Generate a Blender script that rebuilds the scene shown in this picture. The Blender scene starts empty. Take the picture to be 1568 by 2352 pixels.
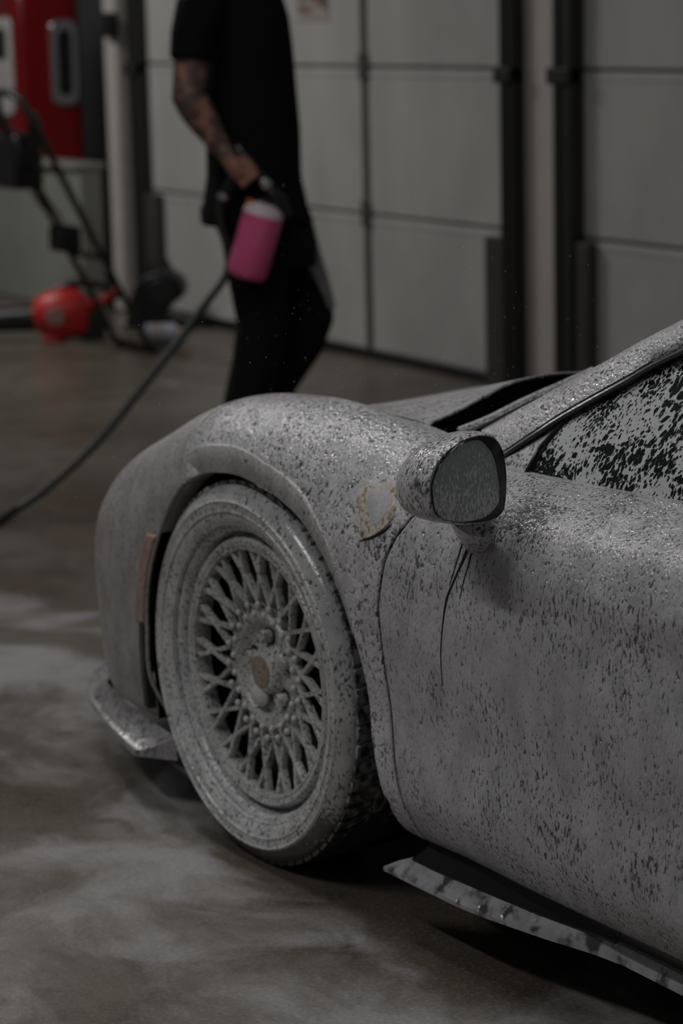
import bpy, bmesh, math, random
import numpy as np
from mathutils import Vector, Matrix
from mathutils.bvhtree import BVHTree
random.seed(7); rng = np.random.default_rng(7)
PI = math.pi
scene = bpy.context.scene
COL = scene.collection

# ------------------------------------------------------------------ camera
FPX = 5600.0
CAM = np.array([3.58, -1.92, 1.454]); YAW, PIT, ROL = 1.035, 0.203, -0.0241
_F = np.array([-math.sin(YAW)*math.cos(PIT), math.cos(YAW)*math.cos(PIT), -math.sin(PIT)])
_R = np.array([math.cos(YAW), math.sin(YAW), 0.0]); _U = np.cross(_R, _F)
_c, _s = math.cos(ROL), math.sin(ROL)
RR, UU = _c*_R + _s*_U, -_s*_R + _c*_U
camd = bpy.data.cameras.new('camera'); cam = bpy.data.objects.new('camera', camd); COL.objects.link(cam)
cam.matrix_world = Matrix(((RR[0], UU[0], -_F[0], CAM[0]), (RR[1], UU[1], -_F[1], CAM[1]), (RR[2], UU[2], -_F[2], CAM[2]), (0, 0, 0, 1)))
camd.sensor_fit = 'HORIZONTAL'; camd.sensor_width = 24.0; camd.lens = FPX*24.0/1568.0
camd.clip_start = 0.05; camd.clip_end = 100
camd.dof.use_dof = True; camd.dof.focus_distance = 3.45; camd.dof.aperture_fstop = 4.0
scene.camera = cam

# ------------------------------------------------------------------ light and exposure
world = bpy.data.worlds.new('World'); scene.world = world; world.use_nodes = True
world.node_tree.nodes['Background'].inputs[0].default_value = (0.95, 0.97, 1.0, 1)
world.node_tree.nodes['Background'].inputs[1].default_value = 0.05
def area(name, loc, rot, sx, sy, power, col=(1, .985, .96)):
    l = bpy.data.lights.new(name, 'AREA'); l.shape = 'RECTANGLE'; l.size = sx; l.size_y = sy; l.energy = power; l.color = col
    o = bpy.data.objects.new(name, l); COL.objects.link(o); o.location = loc; o.rotation_euler = rot
    return o
area('ceiling_tube_light', (-0.9, -0.3, 3.7), (0, 0, 0), 2.6, 0.7, 25)
area('ceiling_tube_light', (1.0, 0.2, 3.7), (0, 0, 0), 2.4, 0.14, 4)
area('ceiling_tube_light', (-7.0, 0.7, 3.7), (0, 0, 0), 2.4, 0.14, 78)
area('ceiling_tube_light', (0.3, -2.6, 3.7), (0, 0, 0), 2.4, 0.14, 33)
scene.cycles.max_bounces = 5; scene.cycles.diffuse_bounces = 2; scene.cycles.glossy_bounces = 2
scene.view_settings.view_transform = 'Standard'; scene.view_settings.look = 'None'
scene.view_settings.exposure = 0.0; scene.view_settings.gamma = 1.0; scene.view_settings.use_curve_mapping = False

# ------------------------------------------------------------------ pixel helpers (1568 x 2352 frame)
def ray(x, y): return _F + RR*(x-784)/FPX - UU*(y-1176)/FPX
def onY(x, y, Y): d = ray(x, y); return CAM + d*((Y-CAM[1])/d[1])
def onX(x, y, X): d = ray(x, y); return CAM + d*((X-CAM[0])/d[0])
def onZ(x, y, Z): d = ray(x, y); return CAM + d*((Z-CAM[2])/d[2])
def atD(x, y, D): return CAM + ray(x, y)*D

# ------------------------------------------------------------------ node helpers
class NT:
    def __init__(s, name):
        s.m = bpy.data.materials.new(name); s.m.use_nodes = True; s.t = s.m.node_tree
        s.b = s.t.nodes['Principled BSDF']
        g = s.t.nodes.new('ShaderNodeNewGeometry'); s.pos = g.outputs['Position']; s.nrm = g.outputs['Normal']
    def link(s, a, b): s.t.links.new(a, b)
    def setin(s, sock, v):
        if isinstance(v, bpy.types.NodeSocket): s.link(v, sock)
        elif isinstance(v, (tuple, list)) and len(v) == 3 and sock.type == 'RGBA': sock.default_value = (*v, 1)
        else: sock.default_value = v
    def math(s, op, a, b=None, c=None, clamp=False):
        n = s.t.nodes.new('ShaderNodeMath'); n.operation = op; n.use_clamp = clamp
        for i, v in enumerate((a, b, c)):
            if v is not None: s.setin(n.inputs[i], v)
        return n.outputs[0]
    def vscale(s, v, sc):
        n = s.t.nodes.new('ShaderNodeMapping'); s.setin(n.inputs['Vector'], v); n.inputs['Scale'].default_value = sc; return n.outputs[0]
    def maprot(s, v, rot, sc=(1, 1, 1)):
        n = s.t.nodes.new('ShaderNodeMapping'); s.setin(n.inputs['Vector'], v); n.inputs['Rotation'].default_value = rot; n.inputs['Scale'].default_value = sc; return n.outputs[0]
    def noise(s, v, scale, detail=2, rough=.5, dist=0., out='Fac'):
        n = s.t.nodes.new('ShaderNodeTexNoise'); s.setin(n.inputs['Vector'], v)
        n.inputs['Scale'].default_value = scale; n.inputs['Detail'].default_value = detail; n.inputs['Roughness'].default_value = rough; n.inputs['Distortion'].default_value = dist
        return n.outputs[out]
    def voro(s, v, scale, feature='F1', rnd=1., smooth=.3, out='Distance'):
        n = s.t.nodes.new('ShaderNodeTexVoronoi'); n.feature = feature; s.setin(n.inputs['Vector'], v); n.inputs['Scale'].default_value = scale; n.inputs['Randomness'].default_value = rnd
        if feature == 'SMOOTH_F1': n.inputs['Smoothness'].default_value = smooth
        return n.outputs[out]
    def ramp(s, v, a, b, lo=0., hi=1.):
        n = s.t.nodes.new('ShaderNodeMapRange'); n.interpolation_type = 'SMOOTHSTEP'; s.setin(n.inputs[0], v)
        for i, q in enumerate((a, b, lo, hi)): n.inputs[1+i].default_value = q
        return n.outputs[0]
    def mix(s, f, a, b):
        n = s.t.nodes.new('ShaderNodeMix'); n.data_type = 'RGBA'; s.setin(n.inputs[0], f); s.setin(n.inputs[6], a); s.setin(n.inputs[7], b); return n.outputs[2]
    def warp(s, v, scale, amt):
        n = s.noise(v, scale, 2, out='Color')
        sub = s.t.nodes.new('ShaderNodeVectorMath'); sub.operation = 'SUBTRACT'; s.link(n, sub.inputs[0]); sub.inputs[1].default_value = (.5, .5, .5)
        sc = s.t.nodes.new('ShaderNodeVectorMath'); sc.operation = 'SCALE'; s.link(sub.outputs[0], sc.inputs[0]); sc.inputs['Scale'].default_value = amt
        ad = s.t.nodes.new('ShaderNodeVectorMath'); ad.operation = 'ADD'; s.setin(ad.inputs[0], v); s.link(sc.outputs[0], ad.inputs[1])
        return ad.outputs[0]
    def near(s, p, r0, r1):
        n = s.t.nodes.new('ShaderNodeVectorMath'); n.operation = 'DISTANCE'; s.link(s.pos, n.inputs[0]); n.inputs[1].default_value = tuple(p)
        return s.ramp(n.outputs['Value'], r0, r1, 1., 0.)
    def bump(s, h, strength, dist):
        n = s.t.nodes.new('ShaderNodeBump'); n.inputs['Strength'].default_value = strength; n.inputs['Distance'].default_value = dist
        s.setin(n.inputs['Height'], h); s.link(n.outputs[0], s.b.inputs['Normal'])
    def out(s, col=None, rough=None, metal=None, spec=None):
        for k, v in (('Base Color', col), ('Roughness', rough), ('Metallic', metal), ('Specular IOR Level', spec)):
            if v is not None: s.setin(s.b.inputs[k], v)
        return s.m
def plain(name, col, rough=.5, metal=0., spec=.5, var=.12, vscale=9., bump=0., bscale=120.):
    n = NT(name); f = n.noise(n.pos, vscale, 4)
    lo = tuple(c*(1-var) for c in col); hi = tuple(min(1, c*(1+var)) for c in col)
    if bump: n.bump(n.noise(n.pos, bscale, 3), bump, .002)
    return n.out(n.mix(f, lo, hi), rough, metal, spec)

FOAM = (.74, .73, .76); PAINT = (.012, .012, .014)
def foam_mat(name, scale=95., cover=.40, soft=.10, stretch=.5, amp=.20, base=PAINT, foam=FOAM, bare=(), rough=.2, bumpd=.003, tilt=0., depth=.88, big=7., bs=.6, bub=0.):
    """white soap foam with dark pits where the surface below shows through"""
    n = NT(name)
    v = n.maprot(n.pos, (0, tilt, 0), (1, 1, stretch)); v = n.warp(v, scale*.4, 1/scale)
    a = n.noise(v, scale, 2.5, .55)
    low = n.noise(n.pos, big, 4, .6); th = n.math('MULTIPLY_ADD', n.math('SUBTRACT', low, .5), amp, a)
    for p, r0, r1, k in bare: th = n.math('SUBTRACT', th, n.math('MULTIPLY', n.near(p, r0, r1), k))
    f = n.ramp(th, cover-soft, cover+soft*.6)
    thin = n.noise(n.maprot(n.pos, (0, tilt, 0), (1, 1, .6)), big*2.6, 4, .65)
    fc = n.mix(n.ramp(thin, .30, .66), tuple(c*.72 for c in foam), foam)
    col = n.mix(n.math('MULTIPLY_ADD', f, depth, 1-depth), base, fc)
    h = n.math('ADD', n.math('MULTIPLY', f, .7), n.math('MULTIPLY', a, .6))
    if bub:
        b_ = n.voro(n.pos, scale*.8, 'F1'); h = n.math('ADD', h, n.math('MULTIPLY', n.math('MULTIPLY', b_, b_), -bub))
    n.bump(h, bs, bumpd)
    return n.out(col, rough, 0., 1.)
M = {}
bare_door = (((.80, .04, .73), .015, .085, .17), ((.74, .02, .71), .01, .05, .10))
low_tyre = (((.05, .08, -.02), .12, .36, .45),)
M['foam_body'] = foam_mat('foam_on_dark_paint', 135, .38, .12, .65, .36, bare=bare_door, tilt=.25, bs=1., bumpd=.006, rough=.09)
M['foam_door'] = foam_mat('foam_running_down_door', 205, .362, .13, .42, .46, bare=bare_door, tilt=.20, bs=.9, bumpd=.004, rough=.09, foam=(.64, .63, .66))
M['foam_bumper'] = foam_mat('thin_foam_on_bumper', 170, .36, .16, .5, .3, foam=(.46, .45, .44), rough=.35)
M['foam_rim'] = foam_mat('foam_on_wheel', 180, .42, .13, .8, .25, base=(.02, .02, .021), foam=(.74, .74, .75), bumpd=.002, rough=.25)
M['foam_spoke'] = foam_mat('foam_on_spokes', 190, .43, .13, .9, .30, base=(.02, .02, .02), foam=(.72, .72, .72), bumpd=.002, rough=.3)
M['foam_tyre'] = foam_mat('foam_on_rubber', 170, .41, .13, .8, .30, base=(.012, .012, .012), foam=(.76, .76, .77), bumpd=.002, rough=.25)
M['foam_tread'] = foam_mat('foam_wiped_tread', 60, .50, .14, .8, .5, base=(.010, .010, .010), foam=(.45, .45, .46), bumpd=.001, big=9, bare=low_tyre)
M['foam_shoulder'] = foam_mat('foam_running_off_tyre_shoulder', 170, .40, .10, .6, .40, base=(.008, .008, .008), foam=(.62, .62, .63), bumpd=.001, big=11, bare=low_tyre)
M['foam_mirror'] = foam_mat('foam_on_mirror_cap', 190, .45, .12, .6, .40, tilt=.4, big=16, rough=.08)
M['foam_pillar'] = foam_mat('foam_on_pillar', 210, .36, .12, .8, .25, bs=1., bumpd=.004, rough=.08, bub=.4)
M['foam_hood'] = foam_mat('foam_on_hood', 150, .40, .14, .8, .3, foam=(.62, .61, .63))
M['foam_splitter'] = foam_mat('thin_foam_on_splitter', 90, .44, .18, 1., .4, base=(.012, .012, .013), foam=(.42, .41, .42), big=9, bumpd=.002)
M['foam_flange'] = foam_mat('shaded_foam_on_arch', 180, .37, .14, .5, .3, foam=(.50, .495, .49), rough=.35)  # foam colour darkened to carry the shade of the upright arch band
M['foam_plain'] = foam_mat('thick_foam', 120, .25, .10, 1., .1)
M['foam_blade'] = foam_mat('foam_on_carbon_blade', 26, .44, .10, 1., .34, base=(.008, .008, .009), foam=(.50, .50, .53), bumpd=.003, big=14)
M['rubber'] = plain('wet_black_rubber', (.010, .010, .010), .45)
M['black'] = plain('black_plastic', (.008, .008, .009), .35)
M['matte'] = plain('matte_black', (.004, .004, .004), .9, spec=.1)
M['gloss'] = plain('wet_black_trim', (.010, .011, .011), .16)
M['wet_seal'] = plain('wet_grey_seal', (.055, .055, .058), .25, var=.5, vscale=40)
M['wet'] = plain('wet_bare_paint', (.012, .012, .013), .18)
def lace_mat():
    n = NT('foam_lace_on_glass')
    v = n.maprot(n.pos, (0, .45, 0), (1, 1, .55)); v = n.warp(v, 28, .016); v = n.warp(v, 120, .006)
    low = n.noise(n.pos, 6.5, 3); low2 = n.noise(n.pos, 12, 2)
    d1 = n.voro(v, 85, 'SMOOTH_F1', smooth=.15); r1 = n.ramp(low, .40, .64, .10, .60)
    h1 = n.ramp(n.math('SUBTRACT', d1, r1), -.04, .05)
    d2 = n.voro(n.warp(v, 200, .004), 175, 'F1'); r2 = n.ramp(low2, .34, .66, .66, .22)
    h2 = n.ramp(n.math('SUBTRACT', d2, r2), -.07, .07)
    f = n.math('MULTIPLY', h1, h2)
    drops = n.ramp(n.voro(n.pos, 420, 'F1'), .10, .24, .30, 0.)
    fine = n.noise(n.pos, 60, 3)
    n.bump(n.math('MULTIPLY_ADD', fine, .3, f), .8, .003)
    return n.out(n.mix(n.math('MAXIMUM', f, drops), (.006, .008, .008), n.mix(fine, (.42, .44, .45), (.70, .70, .72))), .14, 0, .5)
M['lace'] = lace_mat()
def mirror_glass_mat():
    n = NT('wet_mirror_glass')
    v = n.maprot(n.pos, (.4, .0, 0), (1, 1, .45)); v = n.warp(v, 120, .006)
    a = n.noise(v, 300, 2); low = n.noise(n.pos, 14, 2)
    z = n.t.nodes.new('ShaderNodeSeparateXYZ'); n.link(n.pos, z.inputs[0])
    th = n.math('ADD', a, n.math('MULTIPLY_ADD', n.math('SUBTRACT', low, .5), .2, n.ramp(z.outputs[2], .74, .86, .05, -.16)))
    f = n.ramp(th, .36, .60)
    n.bump(f, .5, .003)
    return n.out(n.mix(f, (.34, .40, .385), (.72, .74, .73)), .2, 0, .5)
M['mirror_glass'] = mirror_glass_mat()
def emblem_mat():
    n = NT('foam_over_yellow_enamel')
    a = n.noise(n.pos, 130, 3); f = n.ramp(a, .34, .54)
    n.bump(a, .6, .003)
    return n.out(n.mix(f, (.34, .26, .11), (.66, .63, .59)), .3)
M['emblem'] = emblem_mat()
M['cap'] = foam_mat('foam_over_orange_cap', 160, .40, .16, 1, .2, base=(.20, .10, .04), foam=(.42, .34, .28), bumpd=.001)
M['marker'] = foam_mat('foam_over_red_marker', 140, .40, .14, .5, .2, base=(.24, .05, .03), foam=(.50, .34, .30), bumpd=.001)

def floor_mat():
    n = NT('wet_concrete')
    p = n.vscale(n.pos, (1, 1, 0))
    big = n.noise(p, .9, 5, .6, .4); fine = n.noise(n.warp(p, 60, .01), 130, 5, .7); mid = n.noise(p, 7, 6, .65)
    conc = n.mix(n.ramp(big, .3, .7), (.098, .083, .062), (.175, .152, .124))
    conc = n.mix(n.math('MULTIPLY', n.ramp(mid, .46, .66), .55), conc, (.055, .047, .035))
    conc = n.mix(n.math('MULTIPLY', n.ramp(fine, .48, .70), .55), conc, (.27, .245, .21))
    red = n.math('MULTIPLY', n.near((-2.5, .75, 0), .1, 1.1), n.ramp(n.noise(p, 4, 5), .5, .66)); conc = n.mix(n.math('MULTIPLY', red, .4), conc, (.16, .085, .065))
    w = n.warp(n.warp(p, 1.4, .55), 6, .12)
    sw = n.noise(w, 1.7, 8, .58); st = n.noise(n.maprot(w, (0, 0, .5), (.5, 2.2, 1)), 2.4, 6, .55)
    near = n.near((.1, -.75, 0), .5, 3.2); near2 = n.near((-1.7, .15, 0), .2, 1.7)
    fm = n.math('ADD', sw, n.math('MULTIPLY', n.math('SUBTRACT', st, .5), .55))
    fm = n.math('ADD', fm, n.math('MULTIPLY_ADD', near, .17, n.math('MULTIPLY_ADD', near2, .13, -.145)))
    f = n.ramp(fm, .47, .70, 0., .85)
    film = n.mix(n.ramp(fine, .35, .7), (.36, .35, .355), (.47, .46, .47))
    col = n.mix(f, conc, film)
    wet = n.noise(p, 1.3, 4); rough = n.math('ADD', n.ramp(wet, .35, .65, .18, .42), n.math('MULTIPLY', f, .2))
    n.bump(n.math('ADD', n.math('MULTIPLY', fine, .6), f), .3, .003)
    return n.out(col, rough, 0, .45)
M['floor'] = floor_mat()
def panel_mat(name, col):
    n = NT(name); a = n.noise(n.vscale(n.pos, (1, 1, .6)), 2.2, 5, .6); b = n.noise(n.pos, 160, 2)
    n.bump(b, .12, .002)
    return n.out(n.mix(n.ramp(a, .3, .75), tuple(c*.80 for c in col), col), .5, 0, .3)
M['door_panel'] = panel_mat('off_white_door_panel', (.52, .51, .495))
M['joint'] = plain('grey_joint', (.22, .215, .20), .6)
M['dark_track'] = plain('dark_steel_track', (.020, .020, .019), .5)
M['track_guard'] = plain('dirty_track_guard', (.050, .047, .042), .6, var=.3, vscale=14)
M['pale_post'] = plain('pale_painted_post', (.50, .47, .45), .55)
M['grey_wall'] = plain('grey_metal_wall', (.085, .085, .09), .5)
M['plinth'] = panel_mat('grey_green_paint', (.30, .305, .27))
M['red'] = plain('glossy_red_paint', (.20, .005, .006), .25)
M['tool_red'] = plain('red_tool_plastic', (.52, .020, .018), .4)
M['white'] = plain('white_plastic', (.62, .60, .60), .4)
M['chrome'] = plain('bright_metal', (.75, .74, .76), .2, 1.)
M['hose'] = plain('dark_green_hose', (.016, .023, .018), .45)
M['yellow'] = plain('yellow_plastic', (.62, .36, .04), .4)
M['orange'] = plain('orange_plastic', (.55, .20, .02), .4)
M['cloth'] = plain('black_cotton', (.007, .007, .008), .95, spec=.1)
M['trouser'] = plain('black_trouser_cloth', (.009, .009, .0095), .9, spec=.15)
M['thigh_grey'] = plain('thigh_grey', (.30, .30, .31), .9, spec=.1, var=.35, vscale=5)
def skin_mat():
    n = NT('tattooed_skin'); v = n.warp(n.pos, 9, .1)
    a = n.noise(v, 18, 3, .6); f = n.ramp(a, .36, .50)
    sep = n.t.nodes.new('ShaderNodeSeparateXYZ'); n.link(n.pos, sep.inputs[0])
    arm = n.math('MULTIPLY', n.ramp(sep.outputs[2], 1.02, 1.05), n.ramp(sep.outputs[2], 1.50, 1.53, 1, 0))
    return n.out(n.mix(n.math('MULTIPLY', f, n.math('MULTIPLY', arm, .85)), (.33, .155, .11), (.052, .045, .040)), .5)
M['skin'] = skin_mat()
M['hair'] = plain('dark_hair', (.015, .011, .009), .6)
M['eye'] = plain('eye_white', (.6, .6, .6), .2)
M['lip'] = plain('lip_skin', (.24, .08, .07), .5)
M['leather'] = plain('black_leather', (.012, .012, .012), .5)
def liquid_mat():
    n = NT('pink_soap_in_bottle')
    n.setin(n.b.inputs['Subsurface Weight'], .25); n.b.inputs['Subsurface Radius'].default_value = (.03, .01, .015)
    return n.out(n.mix(n.noise(n.pos, 20, 3), (.68, .10, .25), (.74, .125, .30)), .22)
M['pink'] = liquid_mat()
M['froth'] = plain('white_froth', (.66, .56, .62), .5, bump=.4)
M['sign'] = plain('pale_sticker', (.42, .38, .35), .5)
M['sign_brown'] = plain('brown_print', (.16, .11, .05), .6)
M['sign_red'] = plain('faded_red_print', (.30, .16, .14), .6)
M['sign_white'] = plain('dull_white_plastic', (.46, .46, .52), .5)
M['drop'] = plain('water_drop', (.8, .8, .8), .1)

# ------------------------------------------------------------------ mesh helpers
class MB:
    def __init__(s): s.v = []; s.f = []
    def add(s, v, f):
        o = len(s.v); s.v += [tuple(map(float, p)) for p in v]; s.f += [tuple(i+o for i in q) for q in f]; return s
    def box(s, lo, hi):
        (a, b, c), (d, e, g) = lo, hi
        return s.add([(a, b, c), (d, b, c), (d, e, c), (a, e, c), (a, b, g), (d, b, g), (d, e, g), (a, e, g)],
                     [(0, 3, 2, 1), (4, 5, 6, 7), (0, 1, 5, 4), (1, 2, 6, 5), (2, 3, 7, 6), (3, 0, 4, 7)])
    def grid(s, P, flip=False, wrap=False):
        P = np.asarray(P, float); n, m = P.shape[:2]; f = []
        for i in range(n-1):
            for j in range(m if wrap else m-1):
                k = (j+1) % m; q = (i*m+j, i*m+k, (i+1)*m+k, (i+1)*m+j)
                f.append(q[::-1] if flip else q)
        return s.add(P.reshape(-1, 3), f)
    def loft(s, rings, cap=True):
        R_ = [np.asarray(r, float) for r in rings]; m = len(R_[0]); o = len(s.v)
        s.grid(np.stack(R_), wrap=True)
        if cap:
            s.f.append(tuple(o+i for i in range(m-1, -1, -1))); k = o+(len(R_)-1)*m; s.f.append(tuple(k+i for i in range(m)))
        return s
    def tube(s, pts, r, n=10, cap=True, ell=1., ref=None):
        P = [np.asarray(p, float) for p in pts]; rs = r if hasattr(r, '__len__') else [r]*len(P)
        rings = []; u = None
        for i, p in enumerate(P):
            t = P[min(i+1, len(P)-1)] - P[max(i-1, 0)]; t = t/(np.linalg.norm(t)+1e-12)
            if u is None:
                a = np.array(ref if ref is not None else ((0, 0, 1.) if abs(t[2]) < .9 else (1., 0, 0))); u = a - t*(a@t)
            else: u = u - t*(u@t)
            u = u/(np.linalg.norm(u)+1e-12); w = np.cross(t, u)
            rr = rs[i]; ra, rb = (rr if hasattr(rr, '__len__') else (rr, rr*ell))
            rings.append([p + ra*math.cos(q)*u + rb*math.sin(q)*w for q in np.linspace(0, 2*PI, n, endpoint=False)])
        return s.loft(rings, cap)
    def ball(s, c, r, n=10, m=14, rot=None):
        c = np.asarray(c, float); r = np.asarray(r if hasattr(r, '__len__') else (r, r, r), float)
        rings = []
        for i in range(n+1):
            a = PI*(i+.02)/(n+.04); rings.append([np.array([math.sin(a)*math.cos(q), math.sin(a)*math.sin(q), -math.cos(a)])*r for q in np.linspace(0, 2*PI, m, endpoint=False)])
        Rm = np.array(rot) if rot is not None else np.eye(3)
        return s.loft([[c + Rm@p for p in rg] for rg in rings])
    def lathe(s, prof, n=96, axis='Y', c=(0, 0, 0), closed=False, arc=(0, 2*PI)):
        """prof: (radius, along) pairs, revolved about the axis through c"""
        full = abs(arc[1]-arc[0]-2*PI) < 1e-6; A = np.linspace(arc[0], arc[1], n, endpoint=not full); g = []
        pr = list(prof)+([prof[0]] if closed else [])
        for r, h in pr:
            g.append([((c[0]+r*math.cos(a), c[1]+h, c[2]+r*math.sin(a)) if axis == 'Y' else (c[0]+r*math.cos(a), c[1]+r*math.sin(a), c[2]+h)) for a in A])
        return s.grid(g, wrap=full)
    def build(s, name, mat, parent=None, smooth=True, bevel=0., angle=40, sub=0, origin=None, solid=0., seg=2):
        me = bpy.data.meshes.new(name); V = np.array(s.v, float)
        if origin is not None: V = V - np.array(origin)
        me.from_pydata(V.tolist(), [], s.f); me.validate(); me.update()
        b = bmesh.new(); b.from_mesh(me); bmesh.ops.recalc_face_normals(b, faces=b.faces); b.to_mesh(me); b.free()
        o = bpy.data.objects.new(name, me); COL.objects.link(o)
        if origin is not None: o.location = origin
        if mat: me.materials.append(M[mat] if isinstance(mat, str) else mat)
        if parent: o.parent = parent
        if solid:
            md = o.modifiers.new('solid', 'SOLIDIFY'); md.thickness = solid; md.offset = -1
        if bevel:
            md = o.modifiers.new('bevel', 'BEVEL'); md.width = bevel; md.segments = seg; md.limit_method = 'ANGLE'; md.angle_limit = math.radians(35)
        if sub:
            md = o.modifiers.new('sub', 'SUBSURF'); md.levels = sub; md.render_levels = sub
        if smooth: shade(me, angle)
        return o
def shade(me, angle=40):
    for p in me.polygons: p.use_smooth = True
    if angle < 180:
        b = bmesh.new(); b.from_mesh(me); lim = math.radians(angle)
        for e in b.edges:
            if len(e.link_faces) == 2 and e.calc_face_angle(0) > lim: e.smooth = False
        b.to_mesh(me); b.free()
def tag(o, label=None, cat=None, group=None, kind=None):
    for k, v in (('label', label), ('category', cat), ('group', group), ('kind', kind)):
        if v: o[k] = v
    return o
def empty(name, loc=(0, 0, 0)):
    o = bpy.data.objects.new(name, None); COL.objects.link(o); o.location = loc; o.empty_display_size = .1; return o
def copy_obj(o, parent, loc=None, rot=None):
    c = o.copy(); COL.objects.link(c); c.parent = parent
    if loc is not None: c.location = loc
    if rot is not None: c.rotation_euler = rot
    return c
def remesh(o, voxel=.008, smooth=6):
    md = o.modifiers.new('r', 'REMESH'); md.mode = 'VOXEL'; md.voxel_size = voxel; md.use_smooth_shade = True
    if smooth: ms = o.modifiers.new('s', 'SMOOTH'); ms.iterations = smooth; ms.factor = .5
    dg = bpy.context.evaluated_depsgraph_get(); dg.update()
    me = bpy.data.meshes.new_from_object(o.evaluated_get(dg)); o.modifiers.clear(); old = o.data; o.data = me; me.name = old.name
    for p in me.polygons: p.use_smooth = True
    return o

# ================================================================== THE ROOM
WY = 3.457
floor = MB().box((-16, -6, -.1), (7, 4.4, 0)).build('floor', 'floor', smooth=False); tag(floor, 'wet brown-grey concrete floor with streaks of soap foam', 'floor', kind='structure')
# wall pieces behind and between the doors
wb = MB(); wb.box((-7.55, WY+.05, 0), (7, WY+.25, 4.2)); wall = wb.build('wall_back', 'pale_post', smooth=False); tag(wall, 'pale wall that holds the two sectional doors', 'wall', kind='structure')
wl = MB().box((-16, 4.2, 0), (-7.3, 4.4, 4.2)).build('wall_left', 'grey_wall', smooth=False); tag(wl, 'dark grey wall behind the red fuel pump', 'wall', kind='structure')
o = MB().box((-14.2, -6, 0), (-14, 4.4, 4.2)).build('wall_end', 'pale_post', smooth=False); tag(o, 'pale end wall far behind the red fuel pump', 'wall', kind='structure')
SEC = .61
def sect_door(name, x0, x1, label, stile=None):
    e = empty(name, ((x0+x1)/2, WY, 0)); tag(e, label, 'door', kind='structure')
    L = np.array(e.location)
    back = MB().box((x0, WY+.012, .02), (x1, WY+.045, 4.1)); back.build('door_core', 'joint', e, smooth=False, origin=L).location = (0, 0, 0)
    for k in range(6):
        z0 = k*SEC + (.03 if k == 0 else .006); z1 = (k+1)*SEC - .006
        p = MB().box((x0+.004, WY-.006, z0), (x1-.004, WY+.02, z1)).build('panel', 'door_panel', e, bevel=.006, origin=L); p.location = (0, 0, 0)
        r = MB().box((x0+.004, WY-.004, z1-.030), (x1-.004, WY-.009, z1-.016)).build('panel_rib', 'door_panel', e, bevel=.002, origin=L); r.location = (0, 0, 0)
    s = MB().box((x0, WY-.02, .0), (x1, WY+.02, .045)).build('bottom_seal', 'rubber', e, bevel=.008, origin=L); s.location = (0, 0, 0)
    if stile is not None:
        s = MB().box((stile-.022, WY-.014, .05), (stile+.022, WY-.004, 4.0)).build('stile', 'dark_stile', e, bevel=.003, origin=L); s.location = (0, 0, 0)
        for k in range(1, 6):
            h = MB().box((stile-.032, WY-.022, k*SEC-.05), (stile+.032, WY-.010, k*SEC+.06)).build('hinge', 'dark_stile', e, bevel=.004, origin=L); h.location = (0, 0, 0)
    return e
M['dark_stile'] = plain('grey_green_steel_stile', (.075, .078, .070), .5)
sect_door('door_1', -7.30, -4.14, 'off-white sectional door with a dark vertical stile behind the person', -5.19)
sect_door('door_2', -3.74, 1.2, 'off-white sectional door to the right of the pale wall strip')
def pxX(px, Y): return float(onY(px, 350, Y)[0])
def track(name, p0, p1, g0, g1, ztop, label):
    x0, x1, gx0, gx1 = pxX(p0, WY-.075), pxX(p1, WY-.012), pxX(g0, WY-.06), pxX(g1, WY-.010)
    e = empty(name, ((x0+x1)/2, WY, 0)); tag(e, label, 'door track', kind='structure'); L = np.array(e.location)
    def put(mb, nm, mt, bv): o = mb.build(nm, mt, e, bevel=bv, origin=L); o.location = (0, 0, 0)
    put(MB().box((x0, WY-.075, 0), (x1, WY-.012, 4.0)), 'channel', 'dark_track', .006)
    put(MB().box((x0+.02, WY-.085, 0), (x0+.05, WY-.07, 4.0)), 'flange', 'dark_track', .004)
    put(MB().box((gx0, WY-.06, 0), (gx1, WY-.010, ztop)), 'guard', 'track_guard', .008)
    for z in (SEC*2-.02, SEC*3): put(MB().box((x0-.02, WY-.09, z-.03), (x1, WY-.028, z+.03)), 'bracket', 'dark_track', .006)
    return e
track('trim_1', 1146, 1207, 1108, 1190, .585, 'black vertical door track with a grimy guard, left of the pale wall strip')
track('trim_2', 1268, 1342, 1290, 1372, .60, 'black vertical door track right of the pale wall strip')
track('trim_3', 300, 346, 312, 372, .60, 'black vertical door track beside the pale post near the red pump')
o = MB().box((pxX(1200, WY-.012), WY-.012, 0), (pxX(1280, WY-.012), WY+.05, 4.1)).build('trim_4', 'pale_post', smooth=False); tag(o, 'pale wall strip between the two black door tracks', 'trim', kind='structure')
PX0, PX1 = pxX(246, WY-.10), pxX(299, WY-.04); PO = ((PX0+PX1)/2, WY-.05, 0)
pp = empty('trim_5', PO); tag(pp, 'pale painted corner post between the low partition and the black track', 'post', kind='structure')
o = MB().box((PX0, WY-.10, 0), (PX1, WY+.05, 4.1)).build('post_body', 'pale_post', pp, bevel=.02, origin=PO); o.location = (0, 0, 0)
q = onY(256, 57, WY-.11); o = MB().box((q[0]-.05, WY-.135, q[2]-.06), (q[0]+.04, WY-.095, q[2]+.06)).build('latch_box', 'black', pp, bevel=.008, origin=PO); o.location = (0, 0, 0)
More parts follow.
